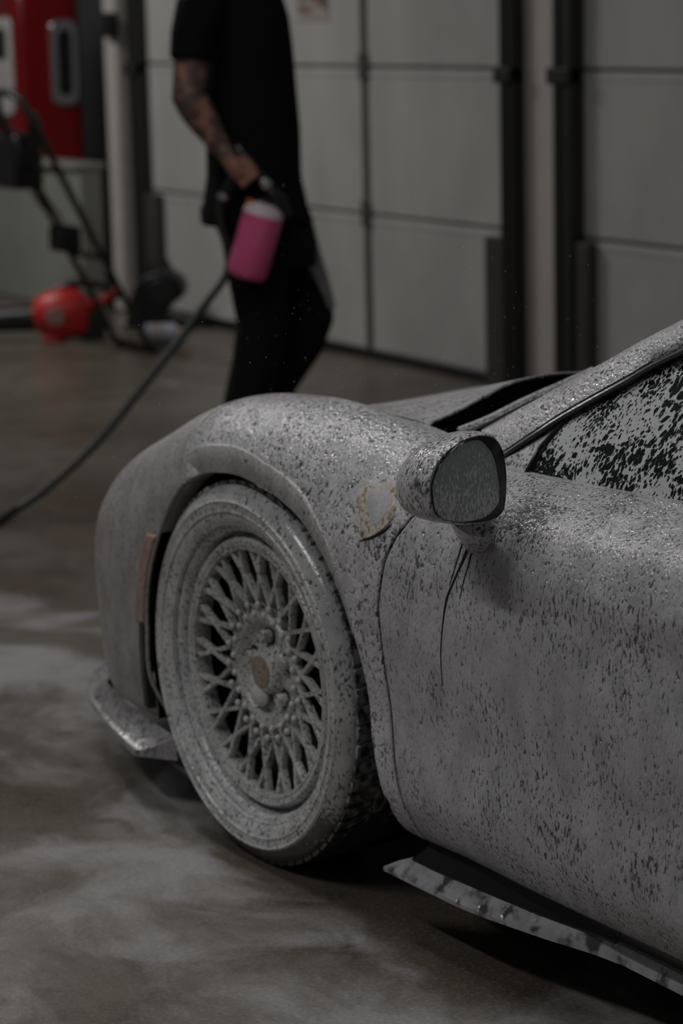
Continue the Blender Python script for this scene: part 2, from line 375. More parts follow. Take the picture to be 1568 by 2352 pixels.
# sticker on the door
q = onY(718, 4, WY-.008); sg = empty('sticker', (q[0], WY-.008, q[2])); tag(sg, 'pale sticker with brown and faded red print on the door panel', 'sticker')
MB().box((-.13, -.004, -.075), (.13, .003, .075)).build('sheet', 'sign', sg, smooth=False)
for k, (a, b, w, h, m_) in enumerate(((-.01, .03, .035, .018, 'sign_brown'), (.045, .026, .03, .016, 'sign_brown'), (.092, .018, .028, .022, 'sign_brown'), (.10, -.012, .018, .02, 'sign_brown'), (-.09, .02, .03, .02, 'sign_red'), (-.085, -.03, .03, .014, 'sign_brown'), (-.03, -.035, .025, .012, 'sign_red'), (.04, -.005, .03, .01, 'sign_red'))):
    MB().box((a-w, -.006, b-h), (a+w, -.003, b+h)).build('print_block', m_, sg, bevel=.002)

# ---------------------------------------------------------------- plinth and red pump
PLY = 3.20
pt = onY(250, 384, PLY)[2]
o = empty('partition', (-8.4, 3.26, 0)); tag(o, 'grey-green painted low partition in front of the red fuel pump', 'partition')
b = MB().box((-10.4, PLY, 0), (PX0-.01, PLY+.13, pt-.03)).build('body', 'plinth', o, bevel=.012, origin=(-8.4, 3.26, 0)); b.location = (0, 0, 0)
b = MB().box((-10.42, PLY-.02, pt-.03), (PX0-.005, PLY+.15, pt)).build('top_slab', 'plinth', o, bevel=.008, origin=(-8.4, 3.26, 0)); b.location = (0, 0, 0)
def round_rect(cx, cy, w, h, r, n=6):
    out = []
    for sx, sy, a0 in ((1, 1, 0), (-1, 1, PI/2), (-1, -1, PI), (1, -1, 1.5*PI)):
        for k in range(n+1): a = a0+PI/2*k/n; out.append((cx+sx*(w-r)+r*math.cos(a), cy+sy*(h-r)+r*math.sin(a)))
    return out
# pump: local frame, side face towards -Y, front face towards -X
q = onY(96, 384, 3.60); pu = empty('fuel_pump', (q[0], 3.60, 0)); pu.rotation_euler.z = 1.45
tag(pu, 'glossy red retro fuel pump with rounded shoulders and pale dial panels behind the low partition', 'fuel pump')
rings = []
for z, w, d, r in ((0, 0.198, .24, .05), (.05, 0.198, .24, .05), (.06, 0.188, .225, .05), (.62, 0.188, .225, .06), (.80, 0.188, .225, .07), (.88, 0.175, .21, .08), (.93, 0.145, .18, .09), (.95, 0.099, .13, .09)):
    rings.append([(x, y, z+(pt if z > .055 else 0)) for x, y in round_rect(0, 0, w, d, r)])
MB().loft(rings).build('housing', 'red', pu, angle=50)
MB().tube([(0, 0, pt+.93), (0, 0, pt+1.0), (0, 0, pt+1.05)], [.09, .09, .05], 20).build('crown', 'white', pu)
def plate(u0, u1, z0, z1, r, thick, y, mat, name, par, axis='y'):
    cx, cz = (u0+u1)/2, (z0+z1)/2+pt; ring = round_rect(cx, cz, (u1-u0)/2, (z1-z0)/2, r)
    f = (lambda a, b, c: (a, c, b)) if axis == 'y' else (lambda a, b, c: (c, a, b))
    return MB().loft([[f(a, b, y) for a, b in ring], [f(a, b, y-thick) for a, b in ring]]).build(name, mat, par, bevel=.004)
fr = plate(.005, .155, .25, .70, .05, .02, -.222, 'chrome', 'window_frame', pu)
plate(.045, .12, .30, .65, .03, .012, -.240, 'gloss', 'window_pane', fr)
fr = plate(-.19, .19, .20, .72, .05, .02, -.186, 'white', 'dial_panel', pu, 'x')
plate(-.13, .13, .50, .66, .03, .01, -.204, 'gloss', 'dial_glass', fr, 'x')
MB().tube([(-.19, .20, pt+.66), (-.25, .20, pt+.5), (-.25, .20, pt+.2), (-.19, .20, pt+.1)], .014, 8).build('pump_hose', 'rubber', pu)

# ---------------------------------------------------------------- push cart with tubular handle
cart = empty('push_cart', (-6.09, 2.78, 0)); tag(cart, 'black tubular push cart frame with loop handle and U-shaped foot', 'cart')
CO = np.array(cart.location)
def cb(mb, name, mat, par=None, **k):
    o = mb.build(name, mat, par or cart, origin=CO, **k); o.location = (0, 0, 0); return o
XN, XF = -5.93, -6.27
def cl(x, s): return np.array([x, 2.78-.50*s, .016+1.0*s])
cb(MB().tube([cl(XN, s) for s in (0, .25, .5, .75, .90)], .016, 10), 'side_tube', 'black')
cb(MB().tube([cl(XF, s) for s in (0, .25, .5, .75, .90)], .016, 10), 'side_tube', 'black')
cb(MB().tube([cl(XN, 0), cl(XN, 0)+(0, .02, 0), cl(XF, 0)+(0, .02, 0), cl(XF, 0)], .016, 10), 'foot_bar', 'black')
lo_ = [cl(XN, .90), cl(XN, 1.0), cl(XN-.03, 1.07)+(0, .0, .02), cl(XN-.10, 1.11)+(0, .0, .02), cl(XF+.10, 1.11)+(0, 0, .02), cl(XF+.03, 1.07)+(0, 0, .02), cl(XF, 1.0), cl(XF, .90)]
cb(MB().tube(lo_, .018, 10), 'loop_handle', 'rubber')
cb(MB().tube([cl(XN, .42), cl(XF, .42)], .013, 8), 'cross_bar', 'black')
cb(MB().tube([cl(XN, .80), cl(XF, .80)], .013, 8), 'cross_bar', 'black')
e = cl((XN+XF)/2-.17, .83); rb = MB(); rb.box((e[0]-.20, e[1]-.07, e[2]-.12), (e[0]+.08, e[1]+.07, e[2]+.12)); cb(rb, 'control_box', 'black', bevel=.025)
e = cl(XF, .48); rb = MB(); rb.box((e[0]-.05, e[1]-.05, e[2]-.05), (e[0]+.09, e[1]+.05, e[2]+.06)); cb(rb, 'clamp', 'black', bevel=.012)
cb(MB().tube([cl(XF+.04, .78), cl(XF+.10, .68)+(0, -.02, 0), cl(XF+.09, .58), cl(XF+.03, .50)], .008, 8), 'cable', 'rubber')
cb(MB().tube([cl(XF+.02, .78), cl(XF-.03, .68)+(0, -.02, 0), cl(XF-.02, .58), cl(XF+.0, .50)], .006, 8), 'cable', 'rubber')
cb(MB().ball(cl(XN+.0, .92)+(-.16, .03, .04), (.035, .03, .09)), 'grip', 'rubber')

# ---------------------------------------------------------------- red leaf blower on the floor
q = onZ(132, 786, 0); lb = empty('leaf_blower', (q[0], q[1]+.06, 0)); lb.rotation_euler.z = 1.035
tag(lb, 'red cordless leaf blower with black nozzle lying on the floor', 'leaf blower')
sec = []
for x, cz, ry, rz in ((-.165, .125, .03, .045), (-.15, .125, .07, .075), (-.10, .125, .085, .105), (-.03, .13, .09, .118), (.05, .13, .085, .115), (.09, .11, .07, .085), (.10, .11, .04, .05)):
    sec.append([(x, ry*math.cos(a), cz+rz*math.sin(a)) for a in np.linspace(0, 2*PI, 20, endpoint=False)])
MB().loft(sec).build('motor_housing', 'tool_red', lb)
MB().tube([(-.15, 0, .11), (-.30, 0, .105), (-.55, 0, .09)], [.062, .056, .048], 18).build('nozzle', 'black', lb)
MB().tube([(-.06, 0, .23), (.02, 0, .265), (.13, 0, .26), (.22, 0, .22), (.235, 0, .19)], [.020, .020, .019, .019, .02], 10).build('handle', 'black', lb)
MB().tube([(.05, 0, .16), (.12, 0, .165), (.165, 0, .185), (.215, 0, .222), (.235, 0, .24)], [.036, .032, .022, .020, .018], 10).build('handle_grip', 'tool_red', lb)
MB().box((.055, -.05, .012), (.165, .05, .125)).build('battery', 'black', lb, bevel=.014)
MB().box((-.12, -.06, 0), (-.02, .06, .03)).build('base_foot', 'tool_red', lb, bevel=.01)
MB().tube([(-.05, -.084, .125), (-.05, -.0915, .125)], [.045, .040], 20).build('brand_plate', 'sign_red', lb)

# ---------------------------------------------------------------- black air mover by the track
q = onY(360, 700, 3.20); am = empty('air_mover', (q[0], 3.20, 0)); am.rotation_euler.z = .95; am.scale = (.88, .88, .88)
tag(am, 'black snail-shaped air mover standing by the black track', 'air mover')
sp = MB(); outline = [(-.16, .02), (-.15, .0), (.17, .0), (.20, .03), (.19, .05), (.10, .075), (.06, .10), (.09, .14), (.145, .17), (.165, .215), (.15, .27), (.105, .305), (.04, .315), (-.03, .30), (-.09, .255), (-.12, .19), (-.14, .10)]
sp.loft([[(x, y, z) for x, z in outline] for y in (-.10, .10)]).build('scroll_housing', 'black', am, bevel=.025, seg=3)
MB().tube([(.04, -.112, .205), (.04, -.098, .205)], [.07, .08], 24).build('intake_ring', 'rubber', am)
MB().tube([(-.05, 0, .29), (-.02, 0, .36), (.06, 0, .37), (.09, 0, .30)], .014, 8).build('carry_handle', 'rubber', am)
MB().box((-.18, -.11, 0), (.21, .11, .016)).build('base_plate', 'black', am, bevel=.006)

# ---------------------------------------------------------------- white squeeze bottle with yellow cap
q = onZ(362, 792, 0.0); sb = empty('squeeze_bottle', (q[0], q[1]+.05, .0)); sb.rotation_euler = (0, 0, 1.0)
tag(sb, 'white plastic bottle with a yellow cap lying on the floor', 'bottle')
MB().tube([(-.10, 0, .047), (-.095, 0, .047), (.03, 0, .047), (.05, 0, .047), (.058, 0, .047)], [.03, .045, .045, .03, .017], 18).build('bottle_body', 'sign_white', sb)
MB().tube([(.058, 0, .047), (.09, 0, .047), (.10, 0, .047)], [.021, .021, .012], 14).build('cap', 'yellow', sb)
MB().tube([(-.055, 0, .047), (-.02, 0, .047)], .0458, 18, cap=False).build('paper_band', 'sign', sb)

# ================================================================== THE CAR (front towards -X, left flank at Y = 0)
car = empty('sports_car', (0, 0, 0)); tag(car, 'low sports car covered in white soap foam, mesh wheel turned to the camera', 'car')
WC = np.array([0, 0, .336]); CY = .97
def nat_spline(t, P):
    """natural cubic spline through P at parameters t -> evaluator"""
    t = np.asarray(t, float); P = np.asarray(P, float); n = len(t); h = np.diff(t)
    A = np.zeros((n, n)); B = np.zeros_like(P); A[0, 0] = A[-1, -1] = 1
    for i in range(1, n-1):
        A[i, i-1] = h[i-1]; A[i, i] = 2*(h[i-1]+h[i]); A[i, i+1] = h[i]
        B[i] = 6*((P[i+1]-P[i])/h[i] - (P[i]-P[i-1])/h[i-1])
    m = np.linalg.solve(A, B.reshape(n, -1)).reshape(P.shape)
    def ev(q):
        q = np.asarray(q, float); i = np.clip(np.searchsorted(t, q)-1, 0, n-2)
        sh = (-1,)+(1,)*(P.ndim-1)
        hh = h[i].reshape(sh); a = ((t[i+1]-q).reshape(sh))/hh; b = ((q-t[i]).reshape(sh))/hh
        return a*P[i]+b*P[i+1]+((a**3-a)*m[i]+(b**3-b)*m[i+1])*hh**2/6
    return ev
def catmull(t, P):
    t = np.asarray(t, float); P = np.asarray(P, float); n = len(t); sh = (-1,)+(1,)*(P.ndim-1)
    d = np.diff(P, axis=0)/np.diff(t).reshape(sh); hd = np.diff(t).reshape(sh)
    m = np.zeros_like(P); m[1:-1] = (d[:-1]*hd[1:]+d[1:]*hd[:-1])/(hd[:-1]+hd[1:]); m[0] = d[0]; m[-1] = d[-1]
    def ev(q):
        q = np.asarray(q, float); i = np.clip(np.searchsorted(t, q)-1, 0, n-2)
        h = (t[i+1]-t[i]).reshape(sh); s = ((q-t[i])).reshape(sh)/h
        return (2*s**3-3*s**2+1)*P[i]+(s**3-2*s**2+s)*h*m[i]+(-2*s**3+3*s**2)*P[i+1]+(s**3-s**2)*h*m[i+1]
    return ev
def stat(x, pts): return [(x, y, z) for y, z in pts]
LOWF = [(.14, .15), (.05, .175), (.006, .24)]
ST = [  # 10 flank points from sill to seam/belt, then 3 points across to the centre line
 [(-1.00, .97, .14), (-1.05, .97, .17), (-1.08, .97, .23), (-1.10, .97, .33), (-1.10, .97, .41), (-1.08, .97, .47), (-1.05, .97, .51), (-1.01, .97, .545), (-.96, .97, .575), (-.90, .97, .60), (-.89, .97, .605), (-.88, .97, .608), (-.87, .97, .61)],
 [(-.96, .62, .14), (-1.01, .60, .17), (-1.04, .58, .23), (-1.06, .57, .33), (-1.06, .57, .41), (-1.04, .58, .47), (-1.0, .60, .515), (-.95, .63, .55), (-.89, .66, .585), (-.83, .70, .615), (-.82, .78, .618), (-.81, .87, .622), (-.80, .97, .628)],
 [(-.88, .36, .14), (-.93, .32, .17), (-.955, .295, .23), (-.97, .28, .33), (-.97, .28, .41), (-.955, .30, .475), (-.92, .33, .525), (-.87, .37, .565), (-.81, .42, .60), (-.75, .48, .635), (-.735, .63, .635), (-.725, .80, .645), (-.72, .97, .655)],
 [(-.76, .20, .14), (-.79, .150, .165), (-.80, .135, .23), (-.81, .13, .33), (-.81, .128, .42), (-.80, .145, .49), (-.775, .18, .54), (-.74, .23, .585), (-.69, .285, .62), (-.63, .34, .65), (-.62, .52, .643), (-.615, .74, .66), (-.61, .97, .675)],
 [(-.61, .10, .14), (-.62, .050, .160), (-.625, .034, .22), (-.63, .028, .32), (-.63, .026, .44), (-.625, .042, .53), (-.615, .072, .585), (-.60, .115, .625), (-.58, .17, .65), (-.55, .27, .655), (-.54, .45, .655), (-.535, .70, .675), (-.53, .97, .69)],
 stat(-.45, [(.10, .14), (.030, .160), (.008, .22), (.002, .33), (.003, .46), (.016, .56), (.042, .625), (.085, .672), (.155, .702), (.27, .695), (.45, .678), (.70, .69), (.97, .708)]),
 stat(-.30, [(.14, .145), (.05, .17), (.008, .23), (-.003, .36), (-.003, .52), (.004, .62), (.026, .68), (.07, .728), (.15, .757), (.255, .735), (.45, .716), (.70, .722), (.97, .738)]),
 stat(-.15, [(.14, .15), (.05, .175), (.005, .24), (-.005, .40), (-.005, .56), (-.003, .665), (.006, .712), (.055, .768), (.15, .793), (.245, .762), (.45, .752), (.70, .757), (.97, .770)]),
 stat(.0, LOWF+[(-.007, .40), (-.006, .58), (-.004, .692), (.003, .736), (.050, .784), (.145, .810), (.232, .782), (.43, .785), (.68, .790), (.97, .800)]),
 stat(.15, LOWF+[(-.008, .40), (-.006, .58), (-.004, .690), (.006, .738), (.050, .788), (.135, .818), (.215, .788), (.42, .817), (.66, .830), (.97, .822)]),
 stat(.30, [(.13, .16), (.055, .178), (.014, .235), (-.002, .40), (-.004, .57), (.004, .672), (.024, .732), (.060, .780), (.120, .808), (.195, .792), (.41, .846), (.65, .860), (.97, .846)]),
 stat(.45, [(.12, .155), (.054, .168), (.016, .225), (.004, .40), (-.002, .55), (.007, .650), (.026, .712), (.058, .757), (.105, .785), (.165, .790), (.41, .850), (.65, .862), (.97, .866)]),
 stat(.60, [(.12, .160), (.052, .174), (.016, .23), (.006, .40), (-.001, .54), (.007, .635), (.022, .695), (.048, .738), (.088, .763), (.135, .775), (.41, .86), (.65, .88), (.97, .88)]),
 stat(.80, [(.12, .162), (.048, .177), (.012, .235), (.002, .40), (-.004, .53), (-.001, .615), (.004, .675), (.028, .728), (.076, .760), (.130, .778), (.41, .87), (.65, .89), (.97, .89)]),
 stat(1.10, [(.12, .168), (.048, .183), (.010, .24), (.000, .40), (-.004, .53), (.001, .610), (-.001, .672), (.022, .733), (.074, .770), (.130, .791), (.41, .87), (.65, .89), (.97, .89)]),
 stat(1.50, [(.12, .17), (.05, .19), (.012, .25), (.006, .41), (.004, .53), (.010, .615), (-.008, .690), (.010, .755), (.068, .795), (.130, .808), (.41, .87), (.65, .89), (.97, .89)]),
 stat(2.00, [(.13, .17), (.055, .19), (.012, .25), (.00, .40), (-.006, .54), (-.004, .635), (-.026, .715), (-.008, .79), (.060, .835), (.150, .845), (.41, .87), (.65, .89), (.97, .89)]),
 stat(2.65, [(.13, .17), (.05, .19), (.0, .25), (-.01, .40), (-.02, .54), (-.03, .65), (-.032, .74), (-.005, .82), (.07, .865), (.18, .875), (.41, .88), (.65, .89), (.97, .89)]),
 stat(3.20, [(.18, .20), (.09, .22), (.05, .28), (.03, .42), (.02, .54), (.02, .64), (.03, .73), (.06, .80), (.12, .845), (.22, .86), (.41, .87), (.65, .87), (.97, .87)]),
 stat(3.45, [(.34, .24), (.26, .27), (.20, .33), (.17, .45), (.16, .55), (.16, .64), (.17, .72), (.20, .78), (.25, .82), (.33, .835), (.45, .84), (.65, .85), (.97, .85)]),
]
ST = np.array(ST, float)                       # stations x 13 x 3
um = np.concatenate([[0], np.cumsum(np.linalg.norm(np.diff(ST[:, 4], axis=0), axis=1))])
UX0 = um[5]                                     # u at x = -.45
lng = catmull(um, ST)
def u_of_x(x): return float(np.interp(x, ST[4:, 4, 0], um[4:]))
def section(u_arr, t_arr):
    """surface points S[u, t, 3]; t runs 0..9 on the flank, 9..12 across the hood"""
    C = lng(u_arr); out = []
    for c in C:
        d = np.concatenate([[0], np.cumsum(np.linalg.norm(np.diff(c, axis=0), axis=1)+1e-6)])
        a = np.interp(t_arr, np.arange(len(d)), d)
        out.append(catmull(d, c)(a))
    return np.array(out)
def clip(V, A, T, phi):
    """keep the part of triangle mesh (V, attributes A, T) where phi >= 0"""
    V = list(map(tuple, V)); A = list(map(tuple, A)); keep = phi >= 0; cache = {}; out = []
    def cut(i, j):
        k = (i, j) if i < j else (j, i)
        if k not in cache:
            s = phi[i]/(phi[i]-phi[j])
            V.append(tuple(np.array(V[i])+(np.array(V[j])-np.array(V[i]))*s)); A.append(tuple(np.array(A[i])+(np.array(A[j])-np.array(A[i]))*s)); cache[k] = len(V)-1
        return cache[k]
    for a, b, c in T:
        n = int(keep[a])+int(keep[b])+int(keep[c])
        if n == 3: out.append((a, b, c))
        elif n == 0: continue
        else:
            tri = [a, b, c]
            while not ((n == 1 and keep[tri[0]]) or (n == 2 and not keep[tri[0]])): tri = tri[1:]+tri[:1]
            p, q, r = tri
            if n == 1: out.append((p, cut(p, q), cut(p, r)))
            else:
                x, y = cut(p, q), cut(p, r); out += [(x, q, r), (x, r, y)]
    used = sorted({i for t in out for i in t}); mp = {o: k for k, o in enumerate(used)}
    return np.array([V[i] for i in used]), np.array([A[i] for i in used]), [tuple(mp[i] for i in t) for t in out]
def surf(u_arr, t_arr):
    S = section(u_arr, t_arr); n, m = S.shape[:2]; V = S.reshape(-1, 3); UU_, TT_ = np.meshgrid(u_arr, t_arr, indexing='ij'); A = np.stack([UU_.ravel(), TT_.ravel()], 1); T = []
    for i in range(n-1):
        for j in range(m-1):
            a, b, c, d = i*m+j, i*m+j+1, (i+1)*m+j+1, (i+1)*m+j; T += [(a, b, c), (a, c, d)]
    return V, A, T
# wheel opening: radius about the wheel centre as a function of angle (0 = rearwards, 90 deg = up)
ARCH_A = np.radians([-60, -35, -18, 0, 17, 28, 40, 54, 75, 98, 123, 141, 160, 180, 200, 215, 240])
ARCH_R = np.array([.62, .53, .462, .418, .412, .404, .396, .384, .356, .352, .362, .357, .362, .366, .380, .412, .50])
def arch_r(a): return np.interp(a, ARCH_A, ARCH_R)
def arch_phi(V):
    dx, dz = V[:, 0], V[:, 2]-.336; a = np.arctan2(dz, dx); a = np.where(a < -PI/2, a+2*PI, a)
    return np.where(V[:, 1] < .45, np.hypot(dx, dz)-arch_r(a), 1.0)
def seam_door(z):    # x of the front door gap
    return np.interp(z, [.10, .16, .20, .26, .36, .45, .55, .62, .66, .70, .74, .80], [.49, .495, .497, .491, .476, .463, .452, .466, .486, .520, .560, .62])
u_nose, u_end = um[0], um[-1]
def dense(a, b, h): return np.linspace(a, b, max(2, int(round((b-a)/h))+1))
tf = np.concatenate([dense(0, 2, .2)[:-1], dense(2, 9, .085)])
def panel(name, mat, V, T, thick=.006, angle=60, parent=None, smooth_it=0):
    mb = MB(); mb.v = [tuple(p) for p in V]; mb.f = [t[::-1] for t in T]
    me = bpy.data.meshes.new(name); me.from_pydata(mb.v, [], mb.f); me.update()
    for p in me.polygons: p.use_smooth = True
    me.materials.append(M[mat]); o = bpy.data.objects.new(name, me); COL.objects.link(o); o.parent = parent or car
    md = o.modifiers.new('solid', 'SOLIDIFY'); md.thickness = thick; md.offset = -1; md.use_even_offset = False
    return o
GAP = .0042
ALLV, ALLT = [], []
def keep_for_cast(V, T):
    o = len(ALLV); ALLV.extend(map(tuple, V)); ALLT.extend(tuple(i+o for i in t) for t in T)
# --- front bumper
XB = -.195
V, A, T = surf(dense(u_nose, u_of_x(-.12), .016), tf)
V, A, T = clip(V, A, T, np.where(V[:, 0] < -.5, 1., -(V[:, 0]-XB+.25*(V[:, 2]-.69))-GAP))
V, A, T = clip(V, A, T, arch_phi(V))
panel('front_bumper', 'foam_bumper', V, T); keep_for_cast(V, T)
# --- front fender
V, A, T = surf(dense(u_of_x(-.26), u_of_x(.70), .009), tf)
V, A, T = clip(V, A, T, (V[:, 0]-XB+.25*(V[:, 2]-.69))-GAP)
V, A, T = clip(V, A, T, seam_door(V[:, 2])-V[:, 0]-GAP)
V, A, T = clip(V, A, T, arch_phi(V))
panel('front_fender', 'foam_body', V, T); keep_for_cast(V, T)
# --- door
V, A, T = surf(dense(u_of_x(.40), u_of_x(1.86), .009), tf)
V, A, T = clip(V, A, T, V[:, 0]-seam_door(V[:, 2])-GAP)
V, A, T = clip(V, A, T, 1.82-V[:, 0]-GAP)
panel('door', 'foam_door', V, T); keep_for_cast(V, T); DOOR = None
# --- rear quarter and far flank
V, A, T = surf(dense(u_of_x(1.82), u_end, .05), tf[::2])
def rear_arch(V): return np.hypot(V[:, 0]-2.65, V[:, 2]-.345)-.385
V, A, T = clip(V, A, T, V[:, 0]-1.82-GAP); V, A, T = clip(V, A, T, rear_arch(V))
panel('rear_quarter', 'foam_body', V, T)
V, A, T = surf(dense(u_nose, u_end, .03), tf[::2]); V, A, T = clip(V, A, T, arch_phi(V)); V, A, T = clip(V, A, T, rear_arch(V))
V = V*np.array([1, -1, 1])+np.array([0, 2*CY, 0]); panel('far_flank', 'foam_body', V, [t[::-1] for t in T])
# --- hood, from seam to seam over the centre line
def cowl_x(y):       # rear edge of the hood
    yy = np.minimum(y, 2*CY-y); return np.interp(yy, [.15, .20, .235, .27, .32, .37, .43, .50, .58, .66, .80, .97], [.34, .29, .258, .247, .243, .238, .212, .175, .125, .070, .0, -.03])
th_ = dense(9, 12, .06)
V, A, T = surf(dense(um[1], u_of_x(.58), .012), th_)
V2 = V*np.array([1, -1, 1])+np.array([0, 2*CY, 0]); n0 = len(V)
VH = np.concatenate([V, V2]); AH = np.concatenate([A, A]); TH = T+[(c+n0, b+n0, a+n0) for a, b, c in T]
bmh = bmesh.new(); vs = [bmh.verts.new(p) for p in VH]; fs = [bmh.faces.new([vs[i] for i in t]) for t in TH]; bmesh.ops.remove_doubles(bmh, verts=bmh.verts, dist=1e-4); bmh.verts.index_update()
VH = np.array([v.co[:] for v in bmh.verts]); TH = [tuple(v.index for v in f.verts) for f in bmh.faces]; bmh.free(); AH = np.zeros((len(VH), 2))
VH, AH, TH = clip(VH, AH, TH, cowl_x(VH[:, 1])-VH[:, 0])
VH[:, 2] -= .0035*np.exp(-((np.minimum(VH[:, 1], 2*CY-VH[:, 1])-.2)/.02)**2)
panel('hood', 'foam_hood', VH, TH, thick=.005); keep_for_cast(VH, TH)
bv_body = BVHTree.FromPolygons([Vector(v) for v in ALLV], ALLT)
def cast(x, y, off=.0, want_n=False):
    d = Vector(ray(x, y)).normalized(); h = bv_body.ray_cast(Vector(CAM), d)
    if h[0] is None: return None
    nrm = h[1] if h[1].dot(d) < 0 else -h[1]
    return (np.array(h[0]+nrm*off), np.array(nrm)) if want_n else np.array(h[0]+nrm*off)
# hood height under the cowl
def hood_z(x, y):
    h = bv_body.ray_cast(Vector((x, y, 2)), Vector((0, 0, -1))); return h[0].z if h[0] else .8
# --- shut line between hood and fender
hg = section(np.array([u_of_x(x) for x in np.linspace(-.42, .285, 60)]), [9.0])[:, 0]
MB().grid([hg+np.array([0, -.0024, .0004]), hg+np.array([0, 0, .0010]), hg+np.array([0, .0024, -.001])]).build('hood_shut_line', 'matte', car)
# --- dark hood edge and cowl tray, then windscreen
ys = np.linspace(.185, 2*CY-.185, 70); e0 = [(cowl_x(y)+.000, y, hood_z(cowl_x(y)-.012, y)-.004) for y in ys]
cw = MB(); cw.grid([e0, [(a+.002, b, c-.020) for a, b, c in e0], [(a+.006, b, c-.050) for a, b, c in e0], [(a+.06, b, c-.062) for a, b, c in e0], [(a+.16, b, c-.058) for a, b, c in e0], [(a+.30, b, c-.06) for a, b, c in e0]]); cw.build('cowl', 'matte', car)
# --- front arch flange (lip band around the wheel opening)
def flange(a0, a1, wa, wr, name, mat, n=90):
    rows = []
    for a in np.linspace(math.radians(a0), math.radians(a1), n):
        r0 = float(arch_r(a)); w = float(np.interp(math.degrees(a), wa, wr))
        k_ = .009*float(np.interp(math.degrees(a), [108, 120], [0, 1]))
        def P(r, y): return (r*math.cos(a), y+k_, .336+r*math.sin(a))
        rows.append([P(r0+w+.002, .014), P(r0+w+.0005, -.0025), P(r0+w-.0015, -.0050), P(r0+w*.5, -.0056), P(r0+.003, -.0058), P(r0-.001, -.004), P(r0-.001, .03)])
    return MB().grid(np.array(rows).transpose(1, 0, 2)).build(name, mat, car, angle=60)
flange(22, 120.6, [22, 40, 60, 90, 123], [.004, .022, .042, .047, .046], 'arch_flange', 'foam_flange')
flange(121.2, 146, [121, 130, 146], [.046, .030, .003], 'arch_flange', 'foam_bumper', 50)
# --- wheel housing liner and underbody
ln = MB(); ln.grid([[(float(arch_r(a))*math.cos(a)*1.01, y, .336+float(arch_r(a))*math.sin(a)*1.01) for a in np.linspace(math.radians(-15), math.radians(205), 60)] for y in (.012, .12, .30, .42)])
ln.build('arch_liner', 'matte', car)
lw = MB(); lw.box((-.55, .40, .13), (.55, .42, .72)); lw.build('arch_inner_wall', 'matte', car, smooth=False)
ub = MB(); ub.box((-.88, .38, .13), (3.2, 1.56, .15)); ub.box((.47, .12, .14), (2.2, 1.82, .155)); ub.box((-.72, .26, .135), (-.42, 1.68, .15)); ub.build('underbody', 'matte', car, smooth=False)
# cabin fill so nothing shows through
cabin = MB(); cabin.box((.62, .22, .16), (2.5, 1.72, .72)); cabin.build('cabin_floor', 'matte', car, smooth=False)

# --- greenhouse
PN = [onY(1148, 1040, .155), onY(1230, 985, .18), onY(1300, 940, .205), onY(1430, 867, .24), onY(1568, 793, .275)]   # lower edge of the pillar
PF = [onY(1105, 986, .195), onY(1192, 938, .225), onY(1268, 898, .250), onY(1400, 826, .285), onY(1540, 750, .320)]   # windscreen edge of the pillar
PN += [np.array((1.20, .355, 1.130)), np.array((1.75, .40, 1.165)), np.array((2.2, .40, 1.10)), np.array((2.6, .36, .93))]
PF += [np.array((1.14, .405, 1.165)), np.array((1.70, .47, 1.205)), np.array((2.2, .47, 1.13)), np.array((2.65, .42, .93))]
tt = np.arange(len(PN)); qn = dense(0, len(PN)-1, .06); cn, cf = catmull(tt, np.array(PN))(qn), catmull(tt, np.array(PF))(qn)
def pillar_rows(cn, cf):
    up = np.cross(np.gradient(cn, axis=0), cf-cn); up = up/np.linalg.norm(up, axis=1)[:, None]; up = np.where(up[:, 2:3] < 0, -up, up)
    return [cn-up*.020+(cf-cn)*.10, cn, cn+(cf-cn)*.15+up*.008, cn+(cf-cn)*.40+up*.014, cn+(cf-cn)*.72+up*.011, cf, cf-up*.022]
pr = pillar_rows(cn, cf); MB().grid(pr).build('roof_pillar', 'foam_pillar', car, angle=80)
mir = lambda a: a*np.array([1, -1, 1])+np.array([0, 2*CY, 0])
MB().grid([mir(r) for r in pr]).build('roof_pillar', 'foam_pillar', car, angle=80)
dn = cn+np.array([.002, -.004, -.004]); dwn = np.array([.002, -.006, -.009])
MB().grid([dn, dn+dwn*.5+np.array([0, -.003, 0]), dn+dwn, dn+dwn+np.array([0, .02, 0])]).build('window_seal', 'wet_seal', car)
# roof
rf = []
for s in np.linspace(0, 1, 15):
    L_, R_ = cf[qn >= 4.9], mir(cf[qn >= 4.9]); mid = L_+(R_-L_)*s; mid[:, 2] += .045*math.sin(PI*s)*np.interp(mid[:, 0], [1.1, 1.5, 2.2, 2.6], [.8, 1, .8, .2]); rf.append(mid)
MB().grid(rf).build('roof', 'foam_pillar', car, angle=80)
# windscreen
ws = []
sel = qn <= 5.05
for s in np.linspace(0, 1, 31):
    L_ = cf[sel]+np.array([.01, .01, -.012]); R_ = mir(L_); mid = L_+(R_-L_)*s; bow = math.sin(PI*s)
    fr_ = np.interp(qn[sel], [0, 5.05], [1, .25]); mid[:, 0] -= .30*bow*fr_; mid[:, 2] += .03*bow; ws.append(mid)
MB().grid(ws).build('windscreen', 'lace', car, angle=80)
# wiper lying along the foot of the screen
wp = [onY(1052, 992, .27), onY(1120, 965, .32), onY(1200, 925, .40), onY(1290, 885, .50), onY(1360, 853, .60)]
wq = catmull(np.arange(5), np.array(wp))(np.linspace(0, 4, 24)); wo = MB().tube(wq, [.008]*24, 8, ell=1.2).build('wiper', 'foam_pillar', car)
MB().tube([q+np.array([.012, -.01, -.006]) for q in wq], .004, 6).build('wiper_blade', 'rubber', wo)
